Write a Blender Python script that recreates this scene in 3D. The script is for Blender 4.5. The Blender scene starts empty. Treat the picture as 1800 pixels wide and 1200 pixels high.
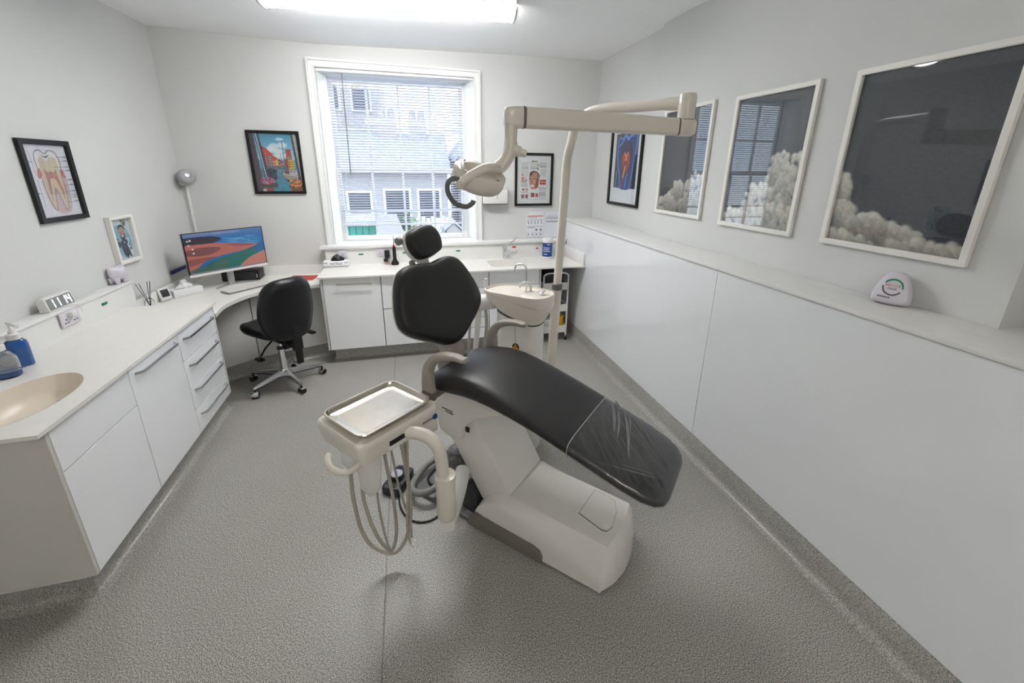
import bpy, bmesh, math, random
import numpy as np
from mathutils import Vector, Matrix
random.seed(7)
C = bpy.context.scene.collection
SC = bpy.context.scene
PI = math.pi

# ---------------------------------------------------------------- camera, sky, light, exposure
def add_camera():
    yaw, pitch, roll = .2473, .3034, .0098
    cy, sy, cp, sp, cr, sr = math.cos(yaw), math.sin(yaw), math.cos(pitch), math.sin(pitch), math.cos(roll), math.sin(roll)
    fwd = Vector((sy*cp, cy*cp, -sp)); right = Vector((cy, -sy, 0)); up = right.cross(fwd)
    r2 = cr*right + sr*up; u2 = -sr*right + cr*up
    cam = bpy.data.cameras.new('camera'); o = bpy.data.objects.new('camera', cam); C.objects.link(o)
    m = Matrix.Identity(4)
    for i in range(3):
        m[i][0], m[i][1], m[i][2] = r2[i], u2[i], -fwd[i]
    m[0][3], m[1][3], m[2][3] = 0, 0, 1.926
    o.matrix_world = m
    cam.sensor_fit = 'HORIZONTAL'; cam.sensor_width = 36; cam.lens = 730.17/1800*36
    cam.shift_y = -75/1800; cam.clip_start = .05; cam.clip_end = 200
    SC.camera = o
add_camera()
w = bpy.data.worlds.new('overcast_sky'); SC.world = w; w.use_nodes = True
wn = w.node_tree.nodes; wl_ = w.node_tree.links
bg = wn['Background']; bg.inputs['Strength'].default_value = 3.5
tc = wn.new('ShaderNodeTexCoord'); nz = wn.new('ShaderNodeTexNoise'); nz.inputs['Scale'].default_value = 3.5
nz.inputs['Detail'].default_value = 5
rp = wn.new('ShaderNodeValToRGB')
rp.color_ramp.elements[0].position = .38; rp.color_ramp.elements[0].color = (.62, .80, 1.0, 1)
rp.color_ramp.elements[1].position = .62; rp.color_ramp.elements[1].color = (.93, .97, 1.0, 1)
wl_.new(tc.outputs['Generated'], nz.inputs['Vector']); wl_.new(nz.outputs['Fac'], rp.inputs['Fac']); wl_.new(rp.outputs['Color'], bg.inputs['Color'])
# daylight portal in the window opening (guides the sky light in, gives no light of its own)
pd = bpy.data.lights.new('window_portal', 'AREA'); pd.shape = 'RECTANGLE'; pd.size = 1.6; pd.size_y = 1.8
po = bpy.data.objects.new('window_portal', pd); C.objects.link(po)
po.location = (0, 5.12, 2.0); po.rotation_euler = (math.radians(-90), 0, 0)
pd.cycles.is_portal = True
SC.view_settings.view_transform = 'Standard'; SC.view_settings.look = 'None'
SC.view_settings.gamma = 1; SC.view_settings.use_curve_mapping = False
SC.view_settings.exposure = 0.60
LAMP_STRENGTH = 25.0

# ---------------------------------------------------------------- materials
def lin(c):
    c = np.asarray(c, float)/255.
    return np.where(c <= .04045, c/12.92, ((c+.055)/1.055)**2.4)
def mat(name, col, rough=.5, metal=0., coat=0., coat_r=.05, bump=0., bscale=150., var=.04, vscale=6., spec=.5, trans=0., ior=1.45, alpha=1.):
    m = bpy.data.materials.new(name); m.use_nodes = True
    n, l = m.node_tree.nodes, m.node_tree.links
    p = n['Principled BSDF']
    c = lin(col)
    t = n.new('ShaderNodeTexCoord'); z = n.new('ShaderNodeTexNoise'); z.inputs['Scale'].default_value = vscale; z.inputs['Detail'].default_value = 3
    r = n.new('ShaderNodeValToRGB')
    r.color_ramp.elements[0].position = .3; r.color_ramp.elements[1].position = .7
    r.color_ramp.elements[0].color = (*np.clip(c*(1-var), 0, 1), 1); r.color_ramp.elements[1].color = (*np.clip(c*(1+var), 0, 1), 1)
    l.new(t.outputs['Object'], z.inputs['Vector']); l.new(z.outputs['Fac'], r.inputs['Fac']); l.new(r.outputs['Color'], p.inputs['Base Color'])
    p.inputs['Roughness'].default_value = rough; p.inputs['Metallic'].default_value = metal
    p.inputs['Coat Weight'].default_value = coat; p.inputs['Coat Roughness'].default_value = coat_r
    p.inputs['Specular IOR Level'].default_value = spec; p.inputs['IOR'].default_value = ior
    p.inputs['Transmission Weight'].default_value = trans; p.inputs['Alpha'].default_value = alpha
    if bump:
        b = n.new('ShaderNodeBump'); b.inputs['Strength'].default_value = bump; b.inputs['Distance'].default_value = .002
        z2 = n.new('ShaderNodeTexNoise'); z2.inputs['Scale'].default_value = bscale; z2.inputs['Detail'].default_value = 2
        l.new(t.outputs['Object'], z2.inputs['Vector']); l.new(z2.outputs['Fac'], b.inputs['Height']); l.new(b.outputs['Normal'], p.inputs['Normal'])
    return m
def emit(name, col, strength):
    m = bpy.data.materials.new(name); m.use_nodes = True
    n, l = m.node_tree.nodes, m.node_tree.links
    p = n['Principled BSDF']; p.inputs['Base Color'].default_value = (*lin(col), 1)
    p.inputs['Emission Color'].default_value = (*lin(col), 1); p.inputs['Emission Strength'].default_value = strength
    return m
def vinyl(name, base, dark, light):
    m = bpy.data.materials.new(name); m.use_nodes = True
    n, l = m.node_tree.nodes, m.node_tree.links
    p = n['Principled BSDF']; t = n.new('ShaderNodeTexCoord')
    v = n.new('ShaderNodeTexNoise'); v.inputs['Scale'].default_value = 225; v.inputs['Detail'].default_value = 2.5; v.inputs['Roughness'].default_value = .6
    r = n.new('ShaderNodeValToRGB'); e = r.color_ramp.elements
    e[0].position = .40; e[0].color = (*lin(dark), 1); e[1].position = .465; e[1].color = (*lin(base), 1)
    q = e.new(.54); q.color = (*lin(base), 1); q = e.new(.60); q.color = (*lin(light), 1)
    l.new(t.outputs['Object'], v.inputs['Vector']); l.new(v.outputs['Fac'], r.inputs['Fac'])
    w2 = n.new('ShaderNodeTexNoise'); w2.inputs['Scale'].default_value = 2.2; w2.inputs['Detail'].default_value = 3
    mx = n.new('ShaderNodeMixRGB'); mx.blend_type = 'MULTIPLY'; mx.inputs['Fac'].default_value = .5
    r2 = n.new('ShaderNodeValToRGB'); r2.color_ramp.elements[0].position = .3; r2.color_ramp.elements[0].color = (.86, .85, .84, 1); r2.color_ramp.elements[1].position = .7
    l.new(t.outputs['Object'], w2.inputs['Vector']); l.new(w2.outputs['Fac'], r2.inputs['Fac'])
    l.new(r.outputs['Color'], mx.inputs['Color1']); l.new(r2.outputs['Color'], mx.inputs['Color2']); l.new(mx.outputs['Color'], p.inputs['Base Color'])
    p.inputs['Roughness'].default_value = .34
    b = n.new('ShaderNodeBump'); b.inputs['Strength'].default_value = .06; b.inputs['Distance'].default_value = .001
    l.new(v.outputs['Fac'], b.inputs['Height']); l.new(b.outputs['Normal'], p.inputs['Normal'])
    return m
def glass(name, tint=(255, 255, 255), rough=0., ior=1.45):
    m = bpy.data.materials.new(name); m.use_nodes = True
    n, l = m.node_tree.nodes, m.node_tree.links
    p = n['Principled BSDF']; p.inputs['Base Color'].default_value = (*lin(tint), 1)
    p.inputs['Transmission Weight'].default_value = 1; p.inputs['Roughness'].default_value = rough; p.inputs['IOR'].default_value = ior
    return m
def pane_glass(name):
    # thin window glass: straight-through with a faint reflection
    m = bpy.data.materials.new(name); m.use_nodes = True
    n, l = m.node_tree.nodes, m.node_tree.links
    n.remove(n['Principled BSDF']); o = n['Material Output']
    t = n.new('ShaderNodeBsdfTransparent'); t.inputs['Color'].default_value = (.97, .985, .99, 1)
    g = n.new('ShaderNodeBsdfGlossy'); g.inputs['Roughness'].default_value = .02
    f = n.new('ShaderNodeFresnel'); f.inputs['IOR'].default_value = 1.5
    q = n.new('ShaderNodeNewGeometry'); mm = n.new('ShaderNodeMath'); mm.operation = 'SUBTRACT'; mm.inputs[0].default_value = 1; mp = n.new('ShaderNodeMath'); mp.operation = 'MULTIPLY'
    l.new(q.outputs['Backfacing'], mm.inputs[1]); l.new(mm.outputs[0], mp.inputs[0]); db = n.new('ShaderNodeMath'); db.operation = 'MULTIPLY'; db.inputs[1].default_value = 1.8; db.use_clamp = True; l.new(f.outputs['Fac'], db.inputs[0]); l.new(db.outputs[0], mp.inputs[1])   # both faces of the pane in one reflection per pane, from its front face
    x = n.new('ShaderNodeMixShader'); l.new(mp.outputs[0], x.inputs['Fac']); l.new(t.outputs['BSDF'], x.inputs[1]); l.new(g.outputs['BSDF'], x.inputs[2])
    l.new(x.outputs['Shader'], o.inputs['Surface'])
    return m
def print_mat(name, rough=.5, coat=0., coat_r=.01, em=0.):
    m = bpy.data.materials.new(name); m.use_nodes = True
    n, l = m.node_tree.nodes, m.node_tree.links
    p = n['Principled BSDF']; a = n.new('ShaderNodeAttribute'); a.attribute_name = 'ink'
    z = n.new('ShaderNodeTexNoise'); z.inputs['Scale'].default_value = 900
    mx = n.new('ShaderNodeMixRGB'); mx.blend_type = 'MULTIPLY'; mx.inputs['Fac'].default_value = .015
    l.new(a.outputs['Color'], mx.inputs['Color1']); l.new(z.outputs['Color'], mx.inputs['Color2']); l.new(mx.outputs['Color'], p.inputs['Base Color'])
    p.inputs['Roughness'].default_value = rough; p.inputs['Coat Weight'].default_value = coat; p.inputs['Coat Roughness'].default_value = coat_r
    if em:
        l.remove(p.inputs['Base Color'].links[0]); p.inputs['Base Color'].default_value = (.012, .012, .013, 1)
        l.new(mx.outputs['Color'], p.inputs['Emission Color']); p.inputs['Emission Strength'].default_value = em
    return m

M = {}
M['wall'] = mat('wall_paint', (211, 212, 211), .75, bump=.25, bscale=60, var=.015, vscale=2)
M['ceil'] = mat('ceiling_paint', (251, 252, 253), .8, bump=.2, bscale=40, var=.015, vscale=2)
M['trim'] = mat('white_gloss_paint', (232, 233, 232), .3, bump=.1, bscale=30, var=.015)
M['board'] = mat('white_board', (229, 229, 227), .4, var=.01)
M['panel'] = mat('gloss_white_panel', (236, 239, 242), .10, coat=.8, coat_r=.03, var=.008, vscale=1.5)
M['door'] = mat('gloss_white_door', (244, 246, 249), .14, coat=.6, coat_r=.04, var=.008, vscale=2)
M['carcass'] = mat('white_carcass', (205, 205, 203), .5, var=.01)
M['endpanel'] = mat('end_panel', (206, 203, 196), .45, var=.01)
M['top'] = mat('solid_surface', (230, 228, 223), .32, var=.012, vscale=30)
M['bowl'] = mat('cream_basin', (224, 213, 198), .3, var=.02)
M['vinyl'] = vinyl('speckled_vinyl', (152, 150, 145), (84, 82, 78), (212, 210, 203))
M['cove'] = vinyl('speckled_cove', (160, 159, 154), (116, 115, 111), (198, 196, 190))
M['seam'] = mat('weld_seam', (120, 118, 112), .5)
M['grey'] = mat('grey_strip', (120, 119, 114), .5)
M['black'] = mat('black_plastic', (13, 13, 14), .4)
M['blackframe'] = mat('black_frame', (9, 9, 10), .35)
M['whiteframe'] = mat('white_frame', (232, 230, 225), .4)
M['chrome'] = mat('chrome', (225, 227, 230), .16, metal=1., var=.02)
M['steel'] = mat('brushed_steel', (205, 198, 186), .22, metal=1., var=.05, vscale=20, bump=.05, bscale=300)
M['seat'] = mat('charcoal_upholstery', (38, 37, 38), .38, bump=.15, bscale=400, var=.06)
M['backpad'] = mat('black_upholstery', (27, 27, 28), .5, bump=.15, bscale=400, var=.06)
M['office'] = mat('black_vinyl_upholstery', (13, 14, 17), .36, bump=.2, bscale=300, var=.08)
M['cream'] = mat('cream_enamel', (224, 217, 207), .3, coat=.3, coat_r=.1, var=.012)
M['warmwhite'] = mat('warm_white_cover', (226, 223, 218), .26, coat=.5, coat_r=.08, var=.01)
M['putty'] = mat('putty_plastic', (160, 154, 145), .42, var=.02)
M['darkputty'] = mat('dark_putty_plastic', (116, 111, 102), .45, var=.02)
M['dgrey'] = mat('dark_grey_plastic', (104, 104, 104), .42, var=.03)
M['mgrey'] = mat('mid_grey_plastic', (128, 128, 126), .45, var=.03)
M['charcoal'] = mat('charcoal_plastic', (44, 46, 50), .45, var=.05)
M['hose'] = mat('grey_hose', (172, 166, 156), .45, var=.03)
M['whiteplastic'] = mat('white_plastic', (226, 224, 222), .35, var=.012)
M['lilac'] = mat('lilac_white_plastic', (214, 210, 220), .4, var=.012)
M['paper'] = mat('paper', (230, 230, 232), .8, var=.01)
M['ink'] = mat('ink', (40, 40, 44), .6)
M['redink'] = mat('red_ink', (176, 60, 50), .6)
M['green'] = mat('green_label', (18, 128, 88), .45)
M['red'] = mat('red_label', (196, 38, 44), .45)
M['blue'] = mat('blue_label', (28, 70, 140), .4)
M['navy'] = mat('navy_plastic', (30, 30, 96), .4)
M['bluesoap'] = mat('blue_soap', (12, 84, 158), .15, coat=.8, trans=.15)
M['clear'] = glass('clear_plastic', (244, 247, 250), .02, 1.3)
M['filmcover'] = None
M['pane'] = pane_glass('window_glass')
M['slat'] = mat('blind_slat', (214, 217, 230), .4, var=.01)
M['handle'] = mat('satin_chrome', (232, 234, 238), .28, metal=1., var=.01)
M['silverpaint'] = mat('satin_silver', (176, 176, 178), .3, metal=.8)
M['print'] = print_mat('flat_print', .55)
M['glazed'] = print_mat('glazed_print', .35, coat=1., coat_r=.004)
M['screen'] = print_mat('lit_screen', .3, coat=.3, em=.62)
M['speaker'] = mat('speaker_grey', (168, 168, 173), .5, var=.02)
M['diffuser'] = emit('lamp_diffuser', (253, 252, 250), LAMP_STRENGTH)
M['diffuser_fill'] = emit('fill_lamp_diffuser', (255, 249, 240), LAMP_STRENGTH*.62)  # glow of the added batten behind the camera
M['digit'] = emit('clock_digit', (226, 236, 255), 2.2)
M['brick'] = mat('pale_brick', (150, 142, 138), .9, var=.12, vscale=9)
M['render_wall'] = mat('weathered_render', (142, 138, 138), .9, var=.05)
M['slate'] = mat('slate_roof', (136, 136, 146), .8, var=.12, vscale=8)
M['teal'] = mat('teal_boards', (62, 124, 112), .7, var=.2, vscale=5)
M['yard'] = mat('yard_concrete', (170, 168, 164), .9, var=.1)
M['leaf'] = mat('shrub_leaf', (82, 106, 62), .7, var=.4, vscale=14)
M['darkglass'] = mat('far_window_glass', (52, 52, 60), .3)
M['yellow'] = mat('yellow_plastic', (232, 178, 30), .4)
M['wood'] = mat('dark_reed', (52, 44, 38), .7)

# the clear film over the chair's foot end: thin, glossy, nearly see-through
def film(name):
    m = bpy.data.materials.new(name); m.use_nodes = True
    n, l = m.node_tree.nodes, m.node_tree.links
    n.remove(n['Principled BSDF']); o = n['Material Output']
    t = n.new('ShaderNodeBsdfTransparent'); t.inputs['Color'].default_value = (.95, .95, .96, 1)
    g = n.new('ShaderNodeBsdfGlossy'); g.inputs['Roughness'].default_value = .2
    q = n.new('ShaderNodeNewGeometry'); f = n.new('ShaderNodeLayerWeight'); f.inputs['Blend'].default_value = .42
    mm = n.new('ShaderNodeMath'); mm.operation = 'SUBTRACT'; mm.inputs[0].default_value = 1; mp = n.new('ShaderNodeMath'); mp.operation = 'MULTIPLY'
    l.new(q.outputs['Backfacing'], mm.inputs[1]); l.new(mm.outputs[0], mp.inputs[0]); l.new(f.outputs['Fresnel'], mp.inputs[1])
    x = n.new('ShaderNodeMixShader'); l.new(mp.outputs[0], x.inputs['Fac']); l.new(t.outputs['BSDF'], x.inputs[1]); l.new(g.outputs['BSDF'], x.inputs[2])
    b = n.new('ShaderNodeBump'); b.inputs['Strength'].default_value = .55; b.inputs['Distance'].default_value = .02
    tc_ = n.new('ShaderNodeTexCoord'); mpg = n.new('ShaderNodeMapping'); mpg.inputs['Rotation'].default_value = (0, 0, .25); mpg.inputs['Scale'].default_value = (9, 1.6, 3)
    z = n.new('ShaderNodeTexNoise'); z.inputs['Scale'].default_value = 2.2; z.inputs['Detail'].default_value = 2
    l.new(tc_.outputs['Object'], mpg.inputs['Vector']); l.new(mpg.outputs['Vector'], z.inputs['Vector']); l.new(z.outputs['Fac'], b.inputs['Height']); l.new(b.outputs['Normal'], g.inputs['Normal'])
    l.new(x.outputs['Shader'], o.inputs['Surface'])
    return m
M['filmcover'] = film('clear_film')
M['crease'] = mat('film_crease', (96, 96, 98), .12, coat=1., coat_r=.03, var=.02)

# ---------------------------------------------------------------- mesh builder
class G:
    def __init__(s, M=None): s.v, s.f, s.M = [], [], M
    def add(s, vs, fs):
        n = len(s.v)
        for p in vs:
            p = Vector(p)
            s.v.append(tuple(s.M @ p) if s.M is not None else tuple(p))
        s.f += [tuple(n+i for i in f) for f in fs]
        return s
    def addbm(s, bm):
        bm.verts.index_update()
        s.add([v.co for v in bm.verts], [[v.index for v in f.verts] for f in bm.faces]); bm.free(); return s
    def box(s, x0, x1, y0, y1, z0, z1, bv=0, seg=2):
        bm = bmesh.new(); bmesh.ops.create_cube(bm, size=1)
        for v in bm.verts:
            v.co = Vector(((x0+x1)/2+v.co.x*(x1-x0), (y0+y1)/2+v.co.y*(y1-y0), (z0+z1)/2+v.co.z*(z1-z0)))
        if bv: bmesh.ops.bevel(bm, geom=bm.edges[:], offset=bv, segments=seg, affect='EDGES', profile=.5)
        return s.addbm(bm)
    def prism(s, poly, h0, h1, plane='xy', bv=0, seg=2):
        m = {'xy': lambda a, b, h: (a, b, h), 'xz': lambda a, b, h: (a, h, b), 'yz': lambda a, b, h: (h, a, b)}[plane]
        bm = bmesh.new()
        lo = [bm.verts.new(m(a, b, h0)) for a, b in poly]; hi = [bm.verts.new(m(a, b, h1)) for a, b in poly]
        n = len(poly)
        bm.faces.new(lo[::-1]); bm.faces.new(hi)
        for i in range(n): bm.faces.new((lo[i], lo[(i+1) % n], hi[(i+1) % n], hi[i]))
        bmesh.ops.recalc_face_normals(bm, faces=bm.faces[:])
        if bv: bmesh.ops.bevel(bm, geom=bm.edges[:], offset=bv, segments=seg, affect='EDGES', profile=.5)
        return s.addbm(bm)
    def loft(s, rings, cap=True, closed=True):
        n = len(rings[0]); vs = [p for r in rings for p in r]; fs = []
        for i in range(len(rings)-1):
            for j in range(n if closed else n-1):
                k = (j+1) % n
                fs.append((i*n+j, i*n+k, (i+1)*n+k, (i+1)*n+j))
        if cap: fs += [tuple(range(n))[::-1], tuple((len(rings)-1)*n+j for j in range(n))]
        return s.add(vs, fs)
    def tube(s, pts, r, n=10, cap=True, flat=1., side=None):
        pts = [Vector(p) for p in pts]; rs = r if hasattr(r, '__len__') else [r]*len(pts)
        t0 = (pts[1]-pts[0]).normalized()
        ref = Vector(side) if side is not None else (Vector((0, 0, 1)) if abs(t0.z) < .9 else Vector((1, 0, 0)))
        u = (ref - ref.dot(t0)*t0).normalized(); rings = []
        for i, p in enumerate(pts):
            t = ((pts[min(i+1, len(pts)-1)]-p).normalized() + (p-pts[max(i-1, 0)]).normalized())
            t = t.normalized() if t.length > 1e-9 else t0
            u = (u - u.dot(t)*t).normalized(); w_ = t.cross(u)
            rings.append([p + rs[i]*(math.cos(a)*u*flat + math.sin(a)*w_) for a in [2*PI*k/n for k in range(n)]])
        return s.loft(rings, cap)
    def cyl(s, p0, p1, r0, r1=None, n=20):
        return s.tube([p0, p1], [r0, r0 if r1 is None else r1], n)
    def lathe(s, prof, c=(0, 0, 0), n=28, sx=1., sy=1., cap=True, axis=None):
        c = Vector(c)
        if axis is None: U, V_, Wd = Vector((1, 0, 0)), Vector((0, 1, 0)), Vector((0, 0, 1))
        else:
            Wd = Vector(axis).normalized(); U = Wd.orthogonal().normalized(); V_ = Wd.cross(U)
        rings = [[c + U*(r*sx*math.cos(2*PI*k/n)) + V_*(r*sy*math.sin(2*PI*k/n)) + Wd*z for k in range(n)] for r, z in prof]
        return s.loft(rings, cap)
    def ball(s, c, rx, ry=None, rz=None, n=16):
        ry = ry or rx; rz = rz or rx; c = Vector(c)
        rings = []
        for i in range(1, n//2):
            a = PI*i/(n//2)
            rings.append([(c.x+rx*math.sin(a)*math.cos(2*PI*k/n), c.y+ry*math.sin(a)*math.sin(2*PI*k/n), c.z-rz*math.cos(a)) for k in range(n)])
        s.loft(rings, True); return s
def rrect(x0, x1, y0, y1, r, n=6):
    P = []
    for cx, cy, a0 in ((x1-r, y1-r, 0), (x0+r, y1-r, 90), (x0+r, y0+r, 180), (x1-r, y0+r, 270)):
        for k in range(n+1):
            a = math.radians(a0+90*k/n); P.append((cx+r*math.cos(a), cy+r*math.sin(a)))
    return P
def cat(pts, n=8, closed=False):
    P = [np.array(p, float) for p in pts]; out = []
    L = len(P); rng = range(L if closed else L-1)
    for i in rng:
        g = lambda k: P[k % L] if closed else P[max(0, min(L-1, k))]
        p0, p1, p2, p3 = g(i-1), g(i), g(i+1), g(i+2)
        for t in np.linspace(0, 1, n, endpoint=False):
            out.append(.5*((2*p1)+(-p0+p2)*t+(2*p0-5*p1+4*p2-p3)*t*t+(-p0+3*p1-3*p2+p3)*t**3))
    if not closed: out.append(P[-1])
    return [tuple(p) for p in out]
def wloc(o):
    v = Vector((0, 0, 0))
    while o is not None: v += o.location; o = o.parent
    return v
def obj(name, g, m, parent=None, ang=38, kind=None, sub=0):
    me = bpy.data.meshes.new(name); off = wloc(parent) if parent is not None else Vector((0, 0, 0))
    me.from_pydata([tuple(Vector(p)-off) for p in g.v], [], g.f)
    bm = bmesh.new(); bm.from_mesh(me)
    bmesh.ops.recalc_face_normals(bm, faces=bm.faces[:])
    ca = math.radians(ang)
    for e in bm.edges:
        e.smooth = len(e.link_faces) == 2 and e.calc_face_angle(0) < ca
    for f in bm.faces: f.smooth = True
    bm.to_mesh(me); bm.free()
    me.materials.append(m)
    o = bpy.data.objects.new(name, me); C.objects.link(o)
    if parent is not None: o.parent = parent
    if kind: o['kind'] = kind
    if sub:
        md = o.modifiers.new('subdivision', 'SUBSURF'); md.levels = sub; md.render_levels = sub
    return o
def recentre(o, loc):
    loc = Vector(loc)
    o.data.transform(Matrix.Translation(-loc)); o.location = loc; return o
def tag(o, label, cat_, group=None):
    o['label'] = label; o['category'] = cat_
    if group: o['group'] = group
    return o
def thing(name, label, cat_, loc, group=None):
    o = bpy.data.objects.new(name, None); C.objects.link(o); o.location = loc; o.empty_display_size = .1
    return tag(o, label, cat_, group)
def struct(name, loc=(0, 0, 0)):
    o = bpy.data.objects.new(name, None); C.objects.link(o); o.location = loc; o['kind'] = 'structure'; return o
def single(name, g, m, label, cat_, loc, group=None, **k):
    return tag(recentre(obj(name, g, m, **k), loc), label, cat_, group)
def copy_tree(o, parent=None):
    c = o.copy(); C.objects.link(c)
    if parent is not None: c.parent = parent
    for ch in list(o.children): copy_tree(ch, c)
    return c
def text(name, s, size, org, xd, yd, m, parent=None, align='CENTER', depth=.0003, squash=1.):
    cu = bpy.data.curves.new(name, 'FONT'); cu.body = s; cu.size = size; cu.align_x = align; cu.align_y = 'CENTER'; cu.resolution_u = 2
    t = bpy.data.objects.new(name, cu); C.objects.link(t)
    dg = bpy.context.evaluated_depsgraph_get(); dg.update()
    me = bpy.data.meshes.new_from_object(t.evaluated_get(dg))
    C.objects.unlink(t); bpy.data.objects.remove(t)
    xd, yd = Vector(xd).normalized(), Vector(yd).normalized(); nd = xd.cross(yd); off = wloc(parent) if parent is not None else Vector((0, 0, 0))
    for v in me.vertices:
        v.co = Vector(org) + xd*v.co.x*squash + yd*v.co.y + nd*depth - off
    me.name = name; me.materials.clear(); me.materials.append(m)
    o = bpy.data.objects.new(name, me); C.objects.link(o)
    if parent is not None: o.parent = parent
    return o

# ---------------------------------------------------------------- flat prints: painted on a fine grid of points
class Canvas:
    def __init__(s, w, h, bg=(240, 240, 240)):
        s.w, s.h = w, h; s.a = np.zeros((h, w, 3)); s.a[:] = bg
        s.X, s.Y = np.meshgrid((np.arange(w)+.5)/w, (np.arange(h)+.5)/h)
        s.asp = h/w
    def put(s, m, col, al=1.): 
        k = (m*al)[..., None]; s.a = s.a*(1-k)+np.asarray(col, float)*k; return s
    def poly(s, P, col, al=1.):
        m = np.zeros(s.X.shape, bool); n = len(P)
        for i in range(n):
            (x0, y0), (x1, y1) = P[i], P[(i+1) % n]
            if y0 == y1: continue
            c = (s.Y < y0) != (s.Y < y1); m ^= c & (s.X < (x1-x0)*(s.Y-y0)/(y1-y0)+x0)
        return s.put(m, col, al)
    def smooth(s, P, col, al=1.): return s.poly(cat(P, 8, True), col, al)
    def rect(s, x0, y0, x1, y1, col, al=1.): return s.put((s.X >= x0) & (s.X < x1) & (s.Y >= y0) & (s.Y < y1), col, al)
    def ell(s, cx, cy, rx, ry, col, al=1., soft=0):
        d = ((s.X-cx)/rx)**2+((s.Y-cy)/ry)**2
        m = (d < 1).astype(float) if not soft else np.clip((1-d)/soft, 0, 1)
        return s.put(m, col, al)
    def line(s, P, wd, col, al=1.):
        d = np.full(s.X.shape, 9.)
        for (x0, y0), (x1, y1) in zip(P[:-1], P[1:]):
            ax, ay, bx, by = x0, y0*s.asp, x1, y1*s.asp
            L = (bx-ax)**2+(by-ay)**2+1e-12
            t = np.clip(((s.X-ax)*(bx-ax)+(s.Y*s.asp-ay)*(by-ay))/L, 0, 1)
            d = np.minimum(d, np.hypot(s.X-ax-t*(bx-ax), s.Y*s.asp-ay-t*(by-ay)))
        return s.put(np.clip((wd-d)*s.w+.5, 0, 1), col, al)
    def vgrad(s, y0, y1, c0, c1):
        m = (s.Y >= y0) & (s.Y < y1); t = np.clip((s.Y-y0)/(y1-y0), 0, 1)[..., None]
        s.a = np.where(m[..., None], np.asarray(c0, float)*(1-t)+np.asarray(c1, float)*t, s.a); return s
    def noise(s, amp, seed=1, cell=4):
        rg = np.random.default_rng(seed); c = rg.normal(0, 1, (s.h//cell+2, s.w//cell+2))
        k = np.kron(c, np.ones((cell, cell)))[:s.h, :s.w]; s.a = s.a+amp*k[..., None]; return s
    def scribble(s, x0, y0, x1, y1, rows, col, seed=1, al=.8):
        rg = np.random.default_rng(seed); dy = (y1-y0)/rows
        for r in range(rows):
            x = x0
            while x < x1-.01:
                L = rg.uniform(.02, .07); s.rect(x, y0+r*dy, min(x+L, x1), y0+r*dy+dy*.5, col, al); x += L+.012
        return s
def print_obj(name, cv, TL, TR, BL, m, parent=None):
    TL, TR, BL = Vector(TL), Vector(TR), Vector(BL); off = wloc(parent) if parent is not None else Vector((0, 0, 0))
    w_, h_ = cv.w, cv.h
    U = np.array(TR-TL); V_ = np.array(BL-TL); o0 = np.array(TL-off)
    gx, gy = np.meshgrid(np.linspace(0, 1, w_), np.linspace(0, 1, h_))
    P = o0+gx[..., None]*U+gy[..., None]*V_
    idx = np.arange(w_*h_).reshape(h_, w_)
    F = np.stack([idx[:-1, :-1], idx[1:, :-1], idx[1:, 1:], idx[:-1, 1:]], -1).reshape(-1, 4)
    me = bpy.data.meshes.new(name); me.from_pydata(P.reshape(-1, 3).tolist(), [], F.tolist())
    at = me.color_attributes.new('ink', 'FLOAT_COLOR', 'POINT')
    col = np.ones((w_*h_, 4), np.float32); col[:, :3] = lin(np.clip(cv.a, 0, 255)).reshape(-1, 3)
    at.data.foreach_set('color', col.ravel()); me.materials.append(m)
    o = bpy.data.objects.new(name, me); C.objects.link(o)
    if parent is not None: o.parent = parent
    return o
# ================================================================ THE ROOM
obj('floor', G().box(-2.7, 2.75, -2.45, 5.05, -.1, 0), M['vinyl'], kind='structure')
obj('trim_1', G().box(-.214, -.208, -2.3, 4.27, -.002, .0006), M['seam'], kind='structure')
# the old ceiling sags a little along the window wall
def ceil_z(x, y):
    z = np.interp(x, [-2.4, -2.09, -1.47, -.8, .02, 1.19, 2.3], [3.09, 3.084, 3.062, 3.034, 3.05, 3.068, 3.08])
    k = min(max((y-2.6)/2.2, 0), 1); return z*k+3.075*(1-k)
g = G(); nx, ny = 25, 20
xs, ys = np.linspace(-2.6, 2.75, nx), np.linspace(-2.5, 5.05, ny)
vs = [(x, y, ceil_z(x, y)) for y in ys for x in xs]+[(x, y, 3.3) for y in ys for x in xs]; fs = []; N = nx*ny
for j in range(ny-1):
    for i in range(nx-1):
        q = (j*nx+i, j*nx+i+1, (j+1)*nx+i+1, (j+1)*nx+i); fs += [q[::-1], tuple(N+k for k in q)]
rim = [i for i in range(nx)]+[j*nx+nx-1 for j in range(1, ny)]+[(ny-1)*nx+i for i in range(nx-2, -1, -1)]+[j*nx for j in range(ny-2, 0, -1)]
for k in range(len(rim)):
    a_, b_ = rim[k], rim[(k+1) % len(rim)]; fs.append((a_, b_, N+b_, N+a_))
obj('ceiling', g.add(vs, fs), M['ceil'], kind='structure')
WX0, WX1, WZ0, WZ1 = -.765, .775, 1.12, 2.835
g = G().box(-2.5, WX0, 4.8, 5.05, 0, 3.2).box(WX1, 2.5, 4.8, 5.05, 0, 3.2).box(WX0, WX1, 4.8, 5.05, 0, WZ0).box(WX0, WX1, 4.8, 5.05, WZ1, 3.2)
obj('wall_back', g, M['wall'], kind='structure')
def lwx(y): return -2.093-(4.8-y)*.03
obj('wall_left', G().prism([(lwx(4.9), 4.9), (lwx(-2.45), -2.45), (lwx(-2.45)-.15, -2.45), (lwx(4.9)-.15, 4.9)], 0, 3.2), M['wall'], kind='structure')
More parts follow.
